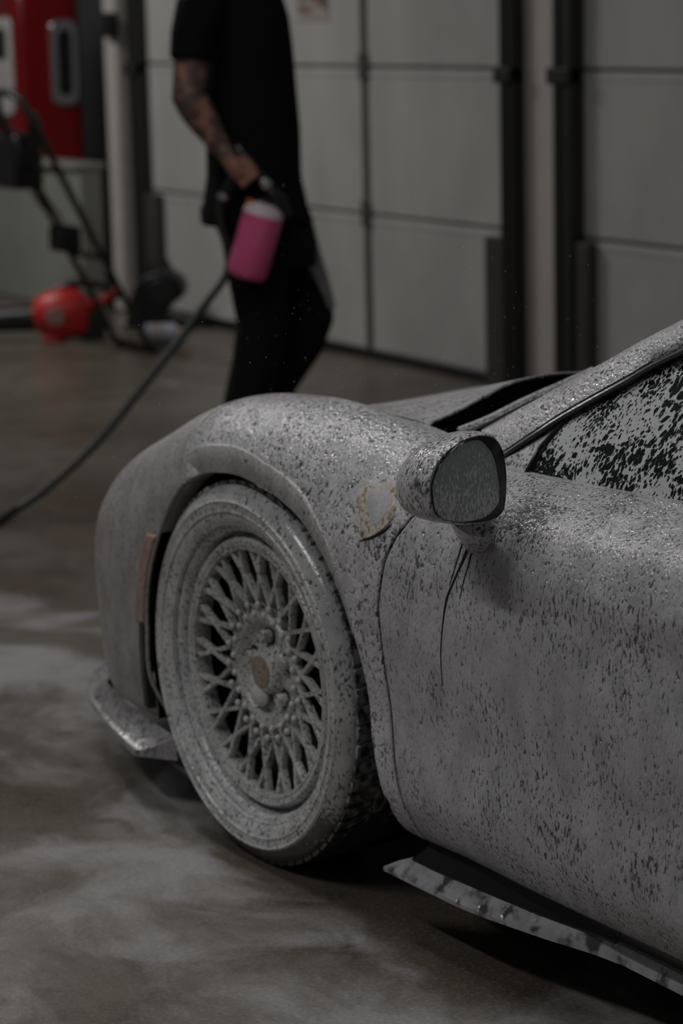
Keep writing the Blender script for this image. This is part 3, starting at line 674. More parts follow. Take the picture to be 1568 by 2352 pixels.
# side window and the fixed triangle ahead of it: ruled surface between belt and pillar
belt = lambda x: section([u_of_x(x)], [9.0])[0, 0]
def side_glass(q0, q1, x0, x1, name, mat, n=30, thick=.006, dy=.012):
    top = catmull(tt, np.array(PN))(np.linspace(q0, q1, n))+np.array([0, .008, -.012]); bot = np.array([belt(x) for x in np.linspace(x0, x1, n)])+np.array([0, dy, -.012])
    rows = [bot+(top-bot)*s+np.array([0, -.012*math.sin(PI*s), 0]) for s in np.linspace(0, 1, 24)]
    return MB().grid(rows).build(name, mat, car, angle=80, solid=thick)
bx0 = onY(1205, 1100, .14)[0]
side_glass(.10, 1.98, belt(.58)[0]-.03, bx0-.004, 'mirror_triangle', 'foam_mirror')
side_glass(2.06, 6.9, bx0+.012, 2.25, 'side_window', 'lace', n=90)
# divider bar between triangle and window
a_, b_ = catmull(tt, np.array(PN))(np.array([2.02]))[0]+np.array([0, .002, -.014]), belt(bx0+.004)+np.array([0, .006, -.006])
MB().tube([a_, (a_+b_)/2+np.array([0, -.012, 0]), b_], .0038, 8).build('window_divider', 'gloss', car)
# belt strip
bl = np.array([belt(x) for x in np.linspace(.60, 1.82, 60)])
MB().grid([bl+np.array([0, -.003, -.003]), bl+np.array([0, .004, .0]), bl+np.array([0, .016, .0]), bl+np.array([0, .018, -.02])]).build('belt_strip', 'foam_door', car)

# --- side marker lamp and duct ahead of the wheel
mk = MB(); zz = np.linspace(.352, .528, 20)
def arch_front_x(z): 
    a = np.linspace(math.radians(120), math.radians(215), 200); r = arch_r(a); xs, zs = r*np.cos(a), .336+r*np.sin(a); i = np.argsort(zs); return float(np.interp(z, zs[i], xs[i]))
def mrow(z, k): x = arch_front_x(z); return (x-.030+k*.026, -.0068 if k else -.0045, z)
g0 = [(arch_front_x(z)-.039, .002, z) for z in zz]; g1 = [(arch_front_x(z)-.037, -.0065, z) for z in zz]; g2 = [(arch_front_x(z)-.006, -.0075, z) for z in zz]; g3 = [(arch_front_x(z)-.003, .004, z) for z in zz]
mk.grid([g0, g1, g2, g3]); o = mk.build('side_marker', 'marker', car, solid=.003); o['label'] = 'narrow reddish marker lamp under foam'
zz = np.linspace(.19, .348, 16); dk = MB(); dk.grid([[(arch_front_x(z)-.030, .006, z) for z in zz], [(arch_front_x(z)-.028, -.004, z) for z in zz], [(arch_front_x(z)-.008, -.006, z) for z in zz], [(arch_front_x(z)-.004, .01, z) for z in zz]]); dk.build('arch_duct', 'gloss', car)
# --- front splitter
def spl(px, py, z): return onZ(px, py, z)
so = [onZ(308, 1722, .112), onZ(262, 1676, .113), onZ(224, 1628, .114), onZ(203, 1592, .115)]+[np.array(p) for p in ((-.90, .13, .116), (-1.0, .25, .116), (-1.11, .50, .118), (-1.17, .75, .118), (-1.18, .97, .118))]
si = [onZ(372, 1700, .150)+np.array([0, .03, 0]), onZ(305, 1636, .152)+np.array([0, .01, 0]), onZ(262, 1592, .152)+np.array([0, .01, 0]), onZ(238, 1562, .152)+np.array([0, .01, 0])]+[np.array(p) for p in ((-.82, .20, .152), (-.92, .34, .152), (-1.02, .58, .152), (-1.05, .80, .152), (-1.06, .97, .152))]
ko = np.arange(9); qq = np.linspace(0, 8, 60); so, si = catmull(ko, np.array(so))(qq), catmull(ko, np.array(si))(qq)
dnz = np.array([0, 0, -.012])
half = [si, si+(so-si)*.3+np.array([0, 0, -.004]), si+(so-si)*.8+np.array([0, 0, -.006]), so, so+dnz, si+np.array([0, 0, -.045])]
sp_ = MB().grid([np.concatenate([h, mir(h)[::-1][1:]]) for h in half]); o = 0
n_ = 119
sp_.f.append(tuple(k*n_ for k in range(6))); sp_.f.append(tuple(k*n_+n_-1 for k in range(5, -1, -1)))
sp_.build('front_splitter', 'foam_splitter' if 'foam_splitter' in M else 'foam_bumper', car, angle=35)
# --- side skirt: dark rocker strip and foam-streaked blade
bo = np.array([onZ(880, 1990, .112), onZ(985, 2042, .112), onZ(1085, 2088, .112), onZ(1240, 2143, .114), onZ(1400, 2196, .116), onZ(1568, 2277, .116)])
bi = np.array([onZ(952, 1968, .138), onZ(1010, 1996, .138), onZ(1090, 2030, .138), onZ(1240, 2092, .138), onZ(1400, 2152, .138), onZ(1568, 2228, .138)])
bo = np.concatenate([bo, [(2.15, bo[-1][1]+.01, .116)]]); bi = np.concatenate([bi, [(2.15, bi[-1][1], .138)]])
qq = np.linspace(0, 6, 70); bo, bi = catmull(np.arange(7), bo)(qq), catmull(np.arange(7), bi)(qq)
bl_ = MB().grid([bi, bi+(bo-bi)*.5+np.array([0, 0, .002]), bo, bo+np.array([0, 0, -.007]), bi+np.array([0, 0, -.02])]); bl_.f.append(tuple(k*70 for k in range(5)))
bl_.build('skirt_blade', 'foam_blade', car, angle=40)
dtop = np.stack([bi[:, 0]+.02, np.full(70, .085), np.full(70, .182)], 1)
MB().grid([dtop+np.array([0, .03, .01]), dtop, dtop+(bi-dtop)*.5+np.array([0, .004, 0]), bi+np.array([0, -.002, .001]), bi+np.array([0, -.006, -.004])]).build('rocker_strip', 'gloss', car, angle=70, solid=.003)

# --- door mirror
XM = .815
rim_px = [(1071, 1208), (1020, 1200), (992, 1180), (984, 1150), (983, 1112), (996, 1070), (1024, 1036), (1062, 1008), (1100, 996), (1132, 998), (1153, 1024), (1161, 1062), (1164, 1105), (1162, 1150), (1156, 1178), (1130, 1198)]
gl_px = [(1046, 1199), (1014, 1190), (998, 1170), (993, 1140), (993, 1110), (1007, 1073), (1033, 1041), (1068, 1017), (1100, 1011), (1122, 1030), (1136, 1056), (1146, 1107), (1147, 1140), (1143, 1160), (1116, 1187), (1080, 1197)]
def pxring(px, X, k=64):
    P_ = np.array([onX(x, y, X) for x, y in px]); P_ = np.concatenate([P_, P_[:1]]); return catmull(np.arange(len(P_)), P_)(np.linspace(0, len(P_)-1, k, endpoint=False))
rim = pxring(rim_px, XM); rc = rim.mean(0)
gls = pxring(gl_px, XM+.0015)
mirror = MB()
rings = []
gin = rc+(rim-rc)*.90; gin[:, 0] = XM-.001
rings.append(gin)
r_ = rc+(rim-rc)*.965; r_[:, 0] = XM-.0005; rings.append(r_); rings.append(rim+np.array([-.004, 0, 0]))
for dx, sc, dz, dyy in ((.03, 1.02, -.002, .0), (.06, 1.00, -.005, .001), (.09, .92, -.009, .002), (.115, .78, -.014, .004), (.134, .58, -.018, .006), (.144, .36, -.021, .008), (.148, .12, -.022, .008)):
    k = rc+(rim-rc)*sc; k[:, 0] = XM-dx; k[:, 2] += dz; k[:, 1] += dyy; rings.append(k)
mh = MB().loft(rings, cap=True).build('door_mirror', 'foam_mirror', car, angle=60)
rg = rc+(rim-rc)*.985; rg[:, 0] = XM+.0005; ri = rc+(rim-rc)*.90; ri[:, 0] = XM-.004
gmid = gls.mean(0); g2 = gmid+(gls-gmid)*1.0
fz = np.interp(rim[:, 1], [rim[:, 1].min(), rc[1], rim[:, 1].max()], [.03, .45, .97])[:, None]
bo_ = g2+(rim-g2)*fz; bo_[:, 0] = XM-.0005
MB().grid([bo_, bo_+(g2-bo_)*.4+np.array([.001, 0, 0]), g2+np.array([.0012, 0, 0]), g2+np.array([-.002, 0, 0])], wrap=True).build('mirror_bezel', 'gloss', mh, angle=50)
gm = MB(); gm.v = [tuple(gmid+np.array([.0018, 0, 0]))]+[tuple(p) for p in g2]+[tuple(p) for p in gmid+(g2-gmid)*.6+np.array([.0013, 0, 0])]
K = len(g2); gm.f = [(1+i, 1+(i+1) % K, 1+K+(i+1) % K, 1+K+i) for i in range(K)]+[(0, 1+K+i, 1+K+(i+1) % K) for i in range(K)]
gm.build('mirror_glass', 'mirror_glass', mh, angle=80)
foot = cast(1086, 1240); top_ = onX(1082, 1205, XM-.06)
sd = [top_+np.array([0, .0, .015]), top_+(foot-top_)*.4, top_+(foot-top_)*.75, foot+np.array([0, .012, -.006])]
MB().tube(sd, [(.046, .030), (.036, .022), (.030, .018), (.034, .022)], 16, ref=(1, 0, 0)).build('mirror_stalk', 'foam_mirror', mh)

# --- decals shaped on the bodywork: rivulets of water, fender shield
def strip(px, w, name, mat, off=.0012, n=26, parent=None):
    P_ = np.array(px, float); q = catmull(np.arange(len(P_)), P_)(np.linspace(0, len(P_)-1, n)); W = np.interp(np.linspace(0, len(w)-1, n), np.arange(len(w)), w)
    L_, C_, R_ = [], [], []
    for i in range(n):
        t = q[min(i+1, n-1)]-q[max(i-1, 0)]; t = t/np.linalg.norm(t); nn = np.array([-t[1], t[0]])
        a, c, b = cast(*(q[i]+nn*W[i]), off*.3), cast(*q[i], off), cast(*(q[i]-nn*W[i]), off*.3)
        if a is None or b is None or c is None: continue
        L_.append(a); C_.append(c); R_.append(b)
    return MB().grid([L_, C_, R_]).build(name, mat, parent or car, angle=180)
strip([(1080, 1246), (1062, 1290), (1042, 1335), (1026, 1375), (1017, 1430), (1012, 1500), (1016, 1575)], [5, 3, 2, 2.6, 1.4, 1.2, .6], 'water_rivulet', 'wet')
strip([(1088, 1248), (1078, 1290), (1066, 1330), (1056, 1375)], [3, 1.6, 1, .5], 'water_rivulet', 'wet')
strip([(1064, 1240), (1046, 1300), (1032, 1345)], [2, 1.2, .6], 'water_rivulet', 'wet')
sh_px = [(842, 1112), (870, 1118), (905, 1108), (910, 1160), (900, 1196), (872, 1224), (834, 1238), (822, 1200), (818, 1160), (826, 1128)]
def shield(px, name, mat, off, sc=1., parent=None):
    P_ = np.array(px, float); c = P_.mean(0); P_ = np.concatenate([P_, P_[:1]]); q = catmull(np.arange(len(P_)), P_)(np.linspace(0, len(P_)-1, 48, endpoint=False))
    rows = [[cast(*(c+(p-c)*k*sc), o_) for p in q] for k, o_ in ((1.0, 0.0), (.97, off), (.7, off*1.2), (.35, off*1.3), (.03, off*1.3))]
    return MB().grid(rows, wrap=True).build(name, mat, parent or car, angle=60)
em = shield(sh_px, 'fender_shield', 'emblem', .003); em['label'] = 'yellow shield badge under foam'
strip([(826, 1243), (850, 1236), (880, 1222), (898, 1205)], [1.5, 3, 3, 1.5], 'shield_lower_edge', 'wet', .002, 16, em)
cpx = [(854, 1122), (882, 1126), (898, 1120), (896, 1160), (884, 1190), (862, 1206), (850, 1180), (846, 1150)]
shield(cpx, 'foam_dollop', 'foam_plain', .004, parent=em)

# --- glossy beads added to put glints on the fender crown and the door shoulder
bead = MB(); M['bead'] = plain('glossy_glint_bead', (.48, .48, .50), .06, spec=1.); M['bead'].node_tree.nodes['Principled BSDF'].inputs['Coat Weight'].default_value = 1.; M['bead'].node_tree.nodes['Principled BSDF'].inputs['Coat IOR'].default_value = 1.8
for x0, x1, y0, y1, cnt, sc in ((500, 980, 915, 1130, 650, 1.5), (1165, 1568, 1110, 1400, 520, 1.15)):
    for k in range(cnt):
        px, py = rng.uniform(x0, x1), y0+(y1-y0)*rng.beta(1.3, 1.9); c = cast(px, py, 0., True)
        if c is None: continue
        p_, n_ = c
        if n_[2] < .12: continue
        dn_ = np.array([.25, -.2, -1.])-n_*(n_@np.array([.25, -.2, -1.])); dn_ = dn_/np.linalg.norm(dn_); sd_ = np.cross(n_, dn_)
        a_ = rng.uniform(.0020, .0044)*sc; b_ = a_*rng.uniform(.45, .8); h_ = b_*rng.uniform(.16, .30); base_ = [p_+dn_*a_*math.cos(q)+sd_*b_*math.sin(q) for q in np.linspace(0, 2*PI, 8, endpoint=False)]
        mid_ = [p_+(q-p_)*.62+n_*h_*.75 for q in base_]
        bead.add([q-n_*.0005 for q in base_]+mid_+[p_+n_*h_], [(i, (i+1) % 8, 8+(i+1) % 8, 8+i) for i in range(8)]+[(8+i, 8+(i+1) % 8, 16) for i in range(8)])
o = bead.build('glint_beads', 'bead', car, angle=180); o['kind'] = 'stuff'; o['label'] = 'glossy beads added for glints on the foam'

# --- front wheel
def wheel(par):
    w = MB().lathe([(.262, .006), (.266, .010), (.264, .016), (.256, .018), (.252, .022), (.249, .030), (.247, .052), (.238, .054), (.234, .030), (.230, .024), (.224, .026), (.222, .032)], 128)
    o = w.build('front_wheel', 'foam_rim', par, angle=40, solid=.003)
    o.location = tuple(WC); o.rotation_euler.z = .03
    return o
fw = wheel(car); MB().lathe([(.222, .031), (.224, .070), (.232, .10), (.236, .20), (.245, .215), (.258, .225)], 96).build('rim_barrel', 'matte', fw); fw['label'] = 'deep-lipped mesh wheel with foam on its spokes'
ty = MB().lathe([(.258, .012), (.266, .004), (.276, .0), (.290, -.003), (.299, -.003), (.3025, -.006), (.306, -.003)], 128)
to = ty.build('tyre', 'foam_tyre', fw, angle=60)
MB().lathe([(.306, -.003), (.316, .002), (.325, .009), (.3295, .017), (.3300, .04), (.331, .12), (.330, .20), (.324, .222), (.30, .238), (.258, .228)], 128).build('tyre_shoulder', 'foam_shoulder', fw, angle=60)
# raised sidewall arcs (moulded ring marks)
MB().lathe([(.283, -.001), (.284, -.0045), (.287, -.0045), (.288, -.002)], 128).build('sidewall_ring', 'foam_tyre', fw)
# tread blocks
NB = 66
def block(y0, y1, sk, da=.074):
    mb = MB(); P_ = []
    for yy, s_ in ((y0, 0), (y1, sk)):
        for a, rr in ((-da/2, .3285), (-da/2+.006, .3362), (0, .3365), (da/2-.006, .3362), (da/2, .3285)):
            P_.append((rr*math.cos(a+s_), yy, rr*math.sin(a+s_)))
    mb.v = [tuple(p) for p in P_]; mb.f = [(i, i+1, i+6, i+5) for i in range(4)]+[(0, 1, 2, 3, 4), (9, 8, 7, 6, 5), (0, 5, 9, 4)]
    return mb
for y0, y1, sk in ((.019, .074, .035), (.083, .150, .06)):
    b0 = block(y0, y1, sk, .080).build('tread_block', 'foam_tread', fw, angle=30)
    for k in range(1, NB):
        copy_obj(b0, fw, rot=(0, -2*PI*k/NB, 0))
MB().lathe([(.3290, .158), (.3362, .160), (.3362, .205), (.3290, .21)], 96).build('tread_rib', 'rubber', fw)
# cross-laced spokes: 20 leaning each way
NS = 20; R0, R1 = .094, .2235; DL = math.radians(22.5)
def spoke(sgn):
    rings = []
    p0 = np.array([R0, 0.]); p1 = np.array([R1*math.cos(DL), sgn*R1*math.sin(DL)]); tv = (p1-p0)/np.linalg.norm(p1-p0)
    for s in np.linspace(0, 1, 9):
        q = p0+(p1-p0)*s; yc = .048-.018*s**1.5; w = .0050-.0008*math.sin(PI*s); dp = .011
        t = np.array([-tv[1], 0, tv[0]]); c = np.array([q[0], yc, q[1]])
        rings.append([c+t*w*ca+np.array([0, 1, 0])*dp*sa for ca, sa in ((-1, .0), (-.75, -.20), (.75, -.20), (1, 0), (.8, 1), (-.8, 1))])
    return MB().loft(rings)
for sg_ in (1, -1):
    s0 = spoke(sg_).build('spoke', 'foam_spoke', fw, angle=40)
    for k in range(1, NS): copy_obj(s0, fw, rot=(0, -2*PI*k/NS, 0))
MB().lathe([(.224, .030), (.220, .024), (.2145, .026), (.213, .036), (.216, .06)], 128).build('mesh_ring', 'foam_spoke', fw, angle=50)
hb = MB().lathe([(r, h-.014) for r, h in ((.104, .075), (.104, .060), (.100, .056), (.092, .056), (.086, .060), (.080, .070), (.072, .074), (.046, .074), (.042, .070), (.040, .058), (.038, .055), (.002, .055))], 72); hb.build('hub', 'foam_spoke', fw, angle=40)
rv = MB().ball((0, 0, 0), (.0062, .0055, .0062), 6, 10)
r0_ = None
M['froth_white'] = plain('thick_white_foam', (.70, .70, .71), .5, bump=.5)
for k in range(2*NS):
    a = 2*PI*(k+.5)/(2*NS); rr = .101 if k % 2 else .118; y_ = .041 if k % 2 else .040
    if r0_ is None:
        r0_ = rv.build('rim_bolt', 'froth_white', fw); r0_.location = (rr*math.cos(a), y_, rr*math.sin(a))
    else: copy_obj(r0_, fw, (rr*math.cos(a), y_, rr*math.sin(a)))
cp = MB().lathe([(.0355, .046), (.0355, .039), (.032, .0365), (.002, .0355)], 48).build('centre_cap', 'foam_rim', fw)
o = MB().lathe([(.0285, .0368), (.028, .0340), (.002, .0330)], 40).build('cap_emblem', 'cap', cp); o['label'] = 'orange round emblem under foam'
ln0 = None
for k in range(5):
    a = math.radians(96+72*k); loc = (.060*math.cos(a), 0, .060*math.sin(a))
    if ln0 is None:
        ln0 = MB().lathe([(.012, .060), (.012, .046), (.009, .043), (.001, .043)], 12).build('lug_nut', 'foam_spoke', fw); ln0.location = loc
        wl0 = MB().lathe([(.0125, .0592), (.016, .0585), (.0195, .0595)], 24).build('lug_seat', 'gloss', fw); wl0.location = loc
    else: copy_obj(ln0, fw, loc); copy_obj(wl0, fw, loc)
# dollops of foam caught in the hub
dl = MB(); dl.ball((-.022, .046, -.048), (.026, .012, .020)); dl.ball((-.038, .048, -.030), (.014, .010, .018)); dl.ball((-.030, .048, .0), (.010, .008, .018)); dl.build('foam_dollop', 'froth_white', fw)
bd = MB().lathe([(.02, .078), (.205, .078), (.207, .083), (.207, .105), (.06, .105)], 72); bd.build('brake_disc', 'rubber', fw)
MB().lathe([(.02, .066), (.075, .070), (.09, .12)], 40).build('hub_carrier', 'matte', fw)
# the other wheels, plain, out of view
for nm, loc, flip in (('hidden_wheel', (0, 2*CY, .336), PI), ('hidden_wheel', (2.65, -.01, .345), 0), ('hidden_wheel', (2.65, 2*CY, .345), PI)):
    hw = copy_obj(fw, car, loc, (0, 0, flip)); hw.name = nm; hw['label'] = 'mesh wheel on the unseen corner of the car'
    for ch in fw.children:
        if ch.name.startswith(('tyre', 'spoke', 'hub', 'mesh_ring')): copy_obj(ch, hw)

# ================================================================== THE PERSON
FH = np.array([-math.sin(YAW), math.cos(YAW), 0.0])          # away from the camera, level
PB = atD(600, 400, 7.5)
def PP(px, py, b=0.):
    """point on the upright plane through the person, b metres behind it"""
    d = ray(px, py); s = ((PB+FH*b-CAM)@FH)/(d@FH); return CAM+d*s
PXM = 5600/7.5
base = PP(585, 900, 0.); base[2] = 0
per = empty('person', tuple(base)); tag(per, 'person in black T-shirt and trousers holding a foam sprayer, knee bent', 'person')
def pb(mb, name, mat, par=None, vox=None, sm=6, **k):
    o = mb.build(name, mat, None, origin=base, **k); o.location = (0, 0, 0); o.parent = par or per
    if par is not None and par is not per: o.parent = par
    if vox: remesh(o, vox, sm)
    return o
def ring_px(y, xl, xr, bh, b0=0., n=28, p=2.3):
    """level superellipse ring: left/right pixel edges at row y, half depth bh metres"""
    L_, R_ = PP(xl, y, b0), PP(xr, y, b0); c = (L_+R_)/2; ax = (R_-L_)/2; ax[2] = 0
    out = []
    for a in np.linspace(0, 2*PI, n, endpoint=False):
        ca, sa = math.cos(a), math.sin(a); e = 2/p
        out.append(c+ax*math.copysign(abs(ca)**e, ca)+FH*bh*math.copysign(abs(sa)**e, sa))
    return out
# body under the clothes: head, neck, trunk core, arms, hands -- one continuous surface
bd = MB()
bd.loft([ring_px(y, l, r, h, b) for y, l, r, h, b in ((470, 505, 680, .13, 0), (300, 505, 665, .13, 0), (150, 500, 655, .15, 0), (40, 480, 645, .17, 0), (-10, 490, 630, .15, 0), (-45, 530, 612, .07, 0))])
bd.tube([PP(572, -20), PP(580, -70), PP(590, -110)], [.062, .058, .056], 14)
hc = PP(604, -168)
Rh = np.stack([RR*np.array([1, 1, 0]), FH, np.array([0, 0, 1.])], 1)
bd.ball(hc, (.100, .077, .122), 14, 20, Rh); bd.ball(hc+RR*.035-np.array([0, 0, .06]), (.066, .058, .062), 10, 14, Rh)
bd.ball(hc+RR*.104+np.array([0, 0, -.012]), (.020, .015, .026), 8, 10, Rh); bd.ball(hc+RR*.088+np.array([0, 0, .028]), (.018, .055, .014), 8, 10, Rh)
for s_ in (-1, 1): bd.ball(hc+FH*.078*s_+np.array([0, 0, -.005])-RR*.012, (.022, .012, .034), 8, 10, Rh)
# near arm, then far arm hanging behind the trunk
sh, el, wr = PP(452, 15, -.19), PP(431, 222, -.235), PP(508, 340, -.235)
bd.tube([PP(490, 5, -.12), sh, sh+(el-sh)*.45, sh+(el-sh)*.8, el, el+(wr-el)*.22, el+(wr-el)*.5, el+(wr-el)*.8, wr], [.055, .064, .056, .050, .050, .052, .047, .037, .033], 14)
sh2, el2, wr2 = PP(560, 15, .19), PP(545, 220, .22), PP(600, 390, .20)
bd.tube([PP(570, 5, .12), sh2, sh2+(el2-sh2)*.5, el2, el2+(wr2-el2)*.5, wr2, PP(612, 430, .20)], [.055, .062, .052, .047, .042, .032, .036], 14)
# near hand closed on the gun
ga, gb = PP(556, 352, -.245), PP(618, 432, -.245); gd = (gb-ga)/np.linalg.norm(gb-ga)
palm = PP(533, 372, -.255)
bd.tube([wr, PP(524, 358, -.248), PP(540, 384, -.255), PP(552, 404, -.255)], [(.030, .026), (.042, .027), (.044, .027), (.034, .024)], 14, ref=tuple(gd))
nrm_ = np.cross(gd, FH); nrm_ = nrm_/np.linalg.norm(nrm_)
if nrm_@RR < 0: nrm_ = -nrm_
for k in range(4):
    ln_ = (.92, 1., .96, .80)[k]; c = ga+gd*(.012+.0205*k)-nrm_*.020                  # knuckle rows along the grip
    a0 = c-nrm_*.030-FH*.022; a1 = c-nrm_*.002-FH*.031*1.0; a2 = c+nrm_*.022*ln_-FH*.020; a3 = c+nrm_*.027*ln_+FH*.006; a4 = c+nrm_*.010+FH*.022
    bd.tube([a0-nrm_*.012, a0, a1, a2, a3, a4], [.010, .0098, .0095, .009, .0085, .007], 9)
bd.tube([PP(522, 356, -.235), PP(538, 350, -.222), PP(552, 360, -.222), PP(564, 376, -.226)], [.013, .012, .0105, .009], 9)
# far hand, relaxed
h2 = PP(616, 436, .20)
for k in range(4): bd.tube([h2+RR*(.018*(k-1.5)), h2+RR*(.018*(k-1.5)+.006)-np.array([0, 0, .035]), h2+RR*(.018*(k-1.5)+.016)-np.array([0, 0, .066*(1, 1.08, 1.02, .85)[k]])], [.010, .009, .007], 8)
bd.tube([h2+RR*.03+np.array([0, 0, .03]), h2+RR*.05-np.array([0, 0, .005]), h2+RR*.05-np.array([0, 0, .035])], [.012, .010, .008], 8)
body = pb(bd, 'body', 'skin', vox=.0055, sm=3)
for s_ in (-1, 1): pb(MB().ball(hc+RR*.090+FH*.031*s_+np.array([0, 0, .010]), (.010, .014, .008), 8, 10, Rh), 'eye', 'eye', body)
pb(MB().ball(hc+RR*.094+np.array([0, 0, -.062]), (.010, .026, .008), 8, 10, Rh), 'mouth', 'lip', body)
hr = MB(); hr.ball(hc+np.array([0, 0, .022])-RR*.012, (.106, .084, .112), 12, 18, Rh); pb(hr, 'hair', 'hair', body)
# T-shirt
ts = MB()
ts.loft([ring_px(y, l, r, h, b) for y, l, r, h, b in ((512, 460, 722, .195, 0), (470, 464, 704, .195, 0), (400, 474, 692, .185, 0), (300, 472, 690, .185, 0), (200, 460, 681, .19, 0), (110, 470, 673, .20, 0), (40, 455, 664, .205, 0), (-5, 468, 650, .18, 0), (-40, 510, 628, .11, 0), (-58, 535, 612, .08, 0))])
ts.tube([PP(500, 10, -.10), PP(458, 20, -.19), PP(443, 80, -.215), PP(439, 140, -.228)], [.075, .078, .068, .066], 16)
ts.tube([PP(560, 10, .10), PP(560, 20, .19), PP(555, 80, .21), PP(550, 140, .22)], [.075, .078, .066, .064], 16)
pb(ts, 't_shirt', 'cloth', vox=.010, sm=5)
# trousers
tr = MB()
tr.loft([ring_px(y, l, r, h, b) for y, l, r, h, b in ((430, 486, 698, .17, 0), (500, 488, 712, .18, 0), (560, 512, 728, .185, 0), (610, 524, 728, .16, 0))])
tr.tube([PP(585, 540, -.09), PP(592, 640, -.10), PP(602, 740, -.10), PP(590, 830, -.09), PP(566, 930, -.085), PP(552, 1030, -.08), PP(548, 1085, -.08)], [.105, .092, .080, .078, .074, .066, .068], 18)
tr.tube([PP(632, 520, .09), PP(668, 610, .09), PP(700, 690, .09), PP(708, 725, .09), PP(690, 780, .09), PP(638, 870, .10), PP(590, 960, .10), PP(556, 1040, .11), PP(545, 1075, .11)], [.115, .098, .086, .083, .080, .070, .066, .062, .064], 18)
trs = pb(tr, 'trousers', 'trouser', vox=.010, sm=5)
gp = MB(); rows = []  # lighter grey sheet over the front of the forward thigh
gc = catmull(np.array([0, 1, 2, 2.6]), np.array([PP(632, 520, .09), PP(668, 610, .09), PP(700, 690, .09), PP(708, 725, .09)])); gt = np.linspace(.05, 2.5, 14); gcs = gc(gt)
for k, c in enumerate(gcs):
    ax = gcs[min(k+1, 13)]-gcs[max(k-1, 0)]; ax = ax/np.linalg.norm(ax); n1 = RR-ax*(RR@ax); n1 = n1/np.linalg.norm(n1); n2 = -FH-ax*(-FH@ax); n2 = n2/np.linalg.norm(n2)
    r_ = np.interp(gt[k], [0, 1, 2, 2.6], [.119, .101, .089, .086])+.001; a1 = np.interp(k, [0, 13], [1.40, .60])
    rows.append([c+n1*r_*math.cos(a)+n2*r_*math.sin(a) for a in np.linspace(-.5, a1, 12)])
gp.grid(rows); o = pb(gp, 'thigh_patch', 'thigh_grey', trs, solid=.004); o['label'] = 'grey patch on the forward thigh'
# belt pouch and shoes
q = PP(482, 492, -.02); pb(MB().box(q-np.array([.026, .026, .032]), q+np.array([.026, .026, .032])), 'belt_pouch', 'leather', bevel=.014, seg=3)
for b_, px in ((-.08, 548), (.11, 545)):
    a = PP(px, 1085, b_); a[2] = 0; fx = RR*np.array([1, 1, 0]); fx = fx/np.linalg.norm(fx); rings = []
    for s_, w, h in ((-.075, .022, .05), (-.065, .036, .085), (-.02, .042, .105), (.05, .043, .085), (.12, .050, .062), (.17, .046, .048), (.20, .028, .034)):
        c = a+fx*s_; rings.append([c+FH*w*math.cos(t)+np.array([0, 0, max(.002, h/2+h/2*math.sin(t)*1.0)]) for t in np.linspace(0, 2*PI, 16, endpoint=False)])
    sh_ = pb(MB().loft(rings), 'shoe', 'leather')
    sol = [a+fx*s_ for s_ in (-.078, .205)]; pb(MB().loft([[a+fx*s_+FH*w*k+np.array([0, 0, z_]) for k, z_ in ((-1, 0), (1, 0), (1, .018), (-1, .018))] for s_, w in ((-.08, .02), (-.06, .038), (.0, .042), (.12, .051), (.18, .044), (.21, .02))]), 'sole', 'rubber', sh_, bevel=.003)

# ---------------------------------------------------------------- foam sprayer in the hand
spr = empty('foam_sprayer', tuple(ga)); tag(spr, 'black foam sprayer with a bottle of pink soap held in the hand', 'foam sprayer')
def sbld(mb, name, mat, par=None, **k):
    o = mb.build(name, mat, None, origin=ga, **k); o.location = (0, 0, 0); o.parent = par or spr; return o
sbld(MB().tube([ga-gd*.030, ga-gd*.022, ga+gd*.04, ga+gd*.095, ga+gd*.10], [.010, .016, .017, .016, .012], 16), 'gun_body', 'gloss')
tr0 = ga+gd*.01; gr = PP(512, 452, -.225)
sbld(MB().tube([ga+gd*.01+nrm_*-.004, PP(545, 395, -.235), PP(528, 425, -.232), gr], [(.014, .017), (.014, .018), (.014, .018), (.012, .015)], 14), 'grip', 'black')
sbld(MB().tube([ga+gd*.05+nrm_*-.012, PP(572, 410, -.24), PP(556, 432, -.24)], [.007, .006, .005], 10), 'trigger', 'orange')
sbld(MB().tube([ga+gd*.092, ga+gd*.105, ga+gd*.122, ga+gd*.128], [.012, .0165, .0165, .013], 18), 'coupling', 'chrome')
hd0, hd1 = ga+gd*.125, PP(640, 462, -.245)
sbld(MB().tube([hd0, PP(626, 446, -.245), hd1, PP(664, 500, -.245)], [.016, .024, .024, .012], 18), 'mixing_head', 'black')
sbld(MB().tube([PP(574, 470, -.25), PP(576, 458, -.25)], .012, 12), 'dial', 'orange')
bt, bb_ = PP(613, 462, -.25), PP(563, 640, -.25); bdv = bb_-bt
sbld(MB().tube([bt+bdv*-.03, bt+bdv*.06], [.024, .026], 20), 'neck_ring', 'black')
bot = sbld(MB().tube([bt+bdv*k for k in (.185, .19, .5, .90, .96, .99, 1.0)], [.0600, .0615, .0625, .0625, .057, .046, .030], 28), 'bottle', 'pink'); bot['label'] = 'translucent bottle full of pink soap'
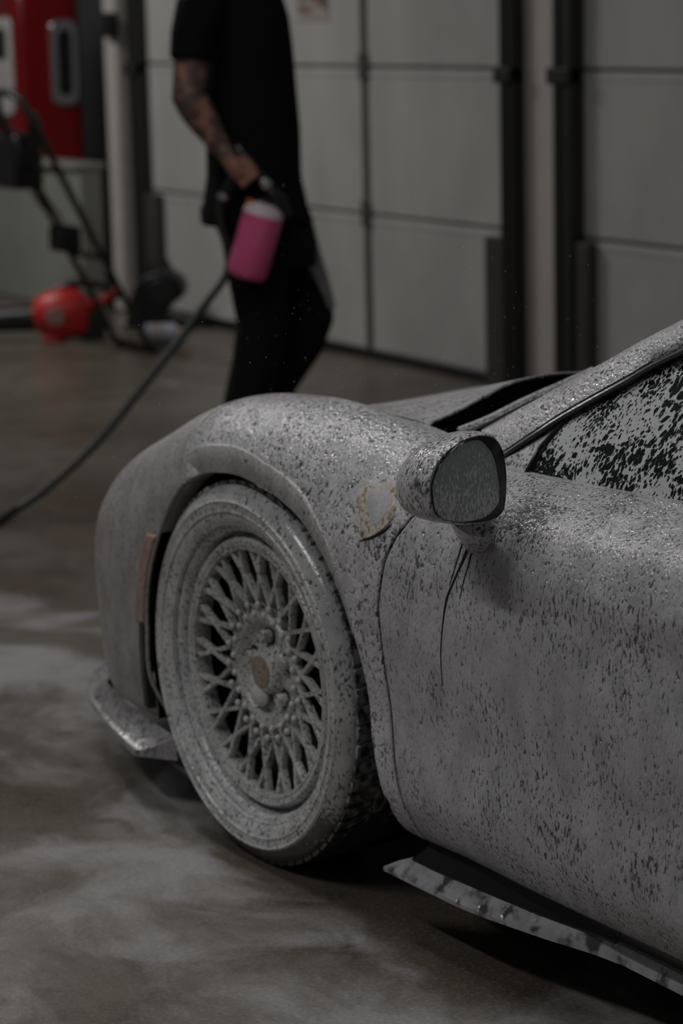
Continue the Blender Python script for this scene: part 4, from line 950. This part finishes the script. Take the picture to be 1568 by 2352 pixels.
sbld(MB().tube([bt+bdv*k for k in (.03, .06, .10, .14, .185)], [.026, .040, .054, .0605, .0608], 28), 'bottle_shoulder', 'froth', bot)
# hose from the grip to the floor
hp = [gr, PP(505, 475, -.22), PP(508, 520, -.215), PP(522, 575, -.215), PP(521, 628, -.22), PP(478, 690, -.24), PP(430, 757, -.26)]
g0_, g1_ = PP(430, 757, -.26), onZ(12, 1186, .0125)
for s_, (px, py) in zip((.2, .4, .6, .8, .93), ((352, 858), (270, 962), (195, 1045), (105, 1124), (45, 1166))):
    d = ray(px, py); D_ = ((g0_-CAM)@_F)*(1-s_)+((g1_-CAM)@_F)*s_; hp.append(CAM+d*D_)
hp += [g1_, onZ(-70, 1236, .0125), onZ(-190, 1300, .0125), onZ(-420, 1360, .0125), onZ(-900, 1370, .0125)]
for p in hp: p[2] = max(p[2], .0125)
hq = catmull(np.arange(len(hp)), np.array(hp))(np.linspace(0, len(hp)-1, 150)); hq[:, 2] = np.maximum(hq[:, 2], .0125)
ho = empty('hose', tuple(g1_*np.array([1, 1, 0]))); tag(ho, 'dark green hose running from the sprayer down to the wet floor', 'hose')
o = MB().tube(hq, .0122, 12).build('hose_tube', 'hose', None, origin=g1_*np.array([1, 1, 0])); o.location = (0, 0, 0); o.parent = ho
o = MB().tube([hq[0]-np.array([0, 0, -.012]), hq[2]], .0165, 12).build('hose_coupling', 'chrome', None, origin=g1_*np.array([1, 1, 0])); o.location = (0, 0, 0); o.parent = ho

# ---------------------------------------------------------------- fine spray in the air
dr = MB(); ico = [(0, 0, 1), (.9, 0, -.3), (-.45, .78, -.3), (-.45, -.78, -.3)]
for k in range(260):
    px, py = rng.normal(900, 330), rng.normal(800, 190)
    if py > 1000 and px > 500: py -= 300
    D_ = rng.uniform(3.3, 5.6); c = atD(px, py, D_)
    if c[2] < .05: continue
    r_ = rng.uniform(.0004, .0010); dr.add([c+np.array(v)*r_ for v in ico], [(0, 1, 2), (0, 2, 3), (0, 3, 1), (1, 3, 2)])
o = dr.build('water_spray', 'drop', smooth=False); tag(o, 'fine water droplets hanging in the air over the hood', 'water spray', kind='stuff')
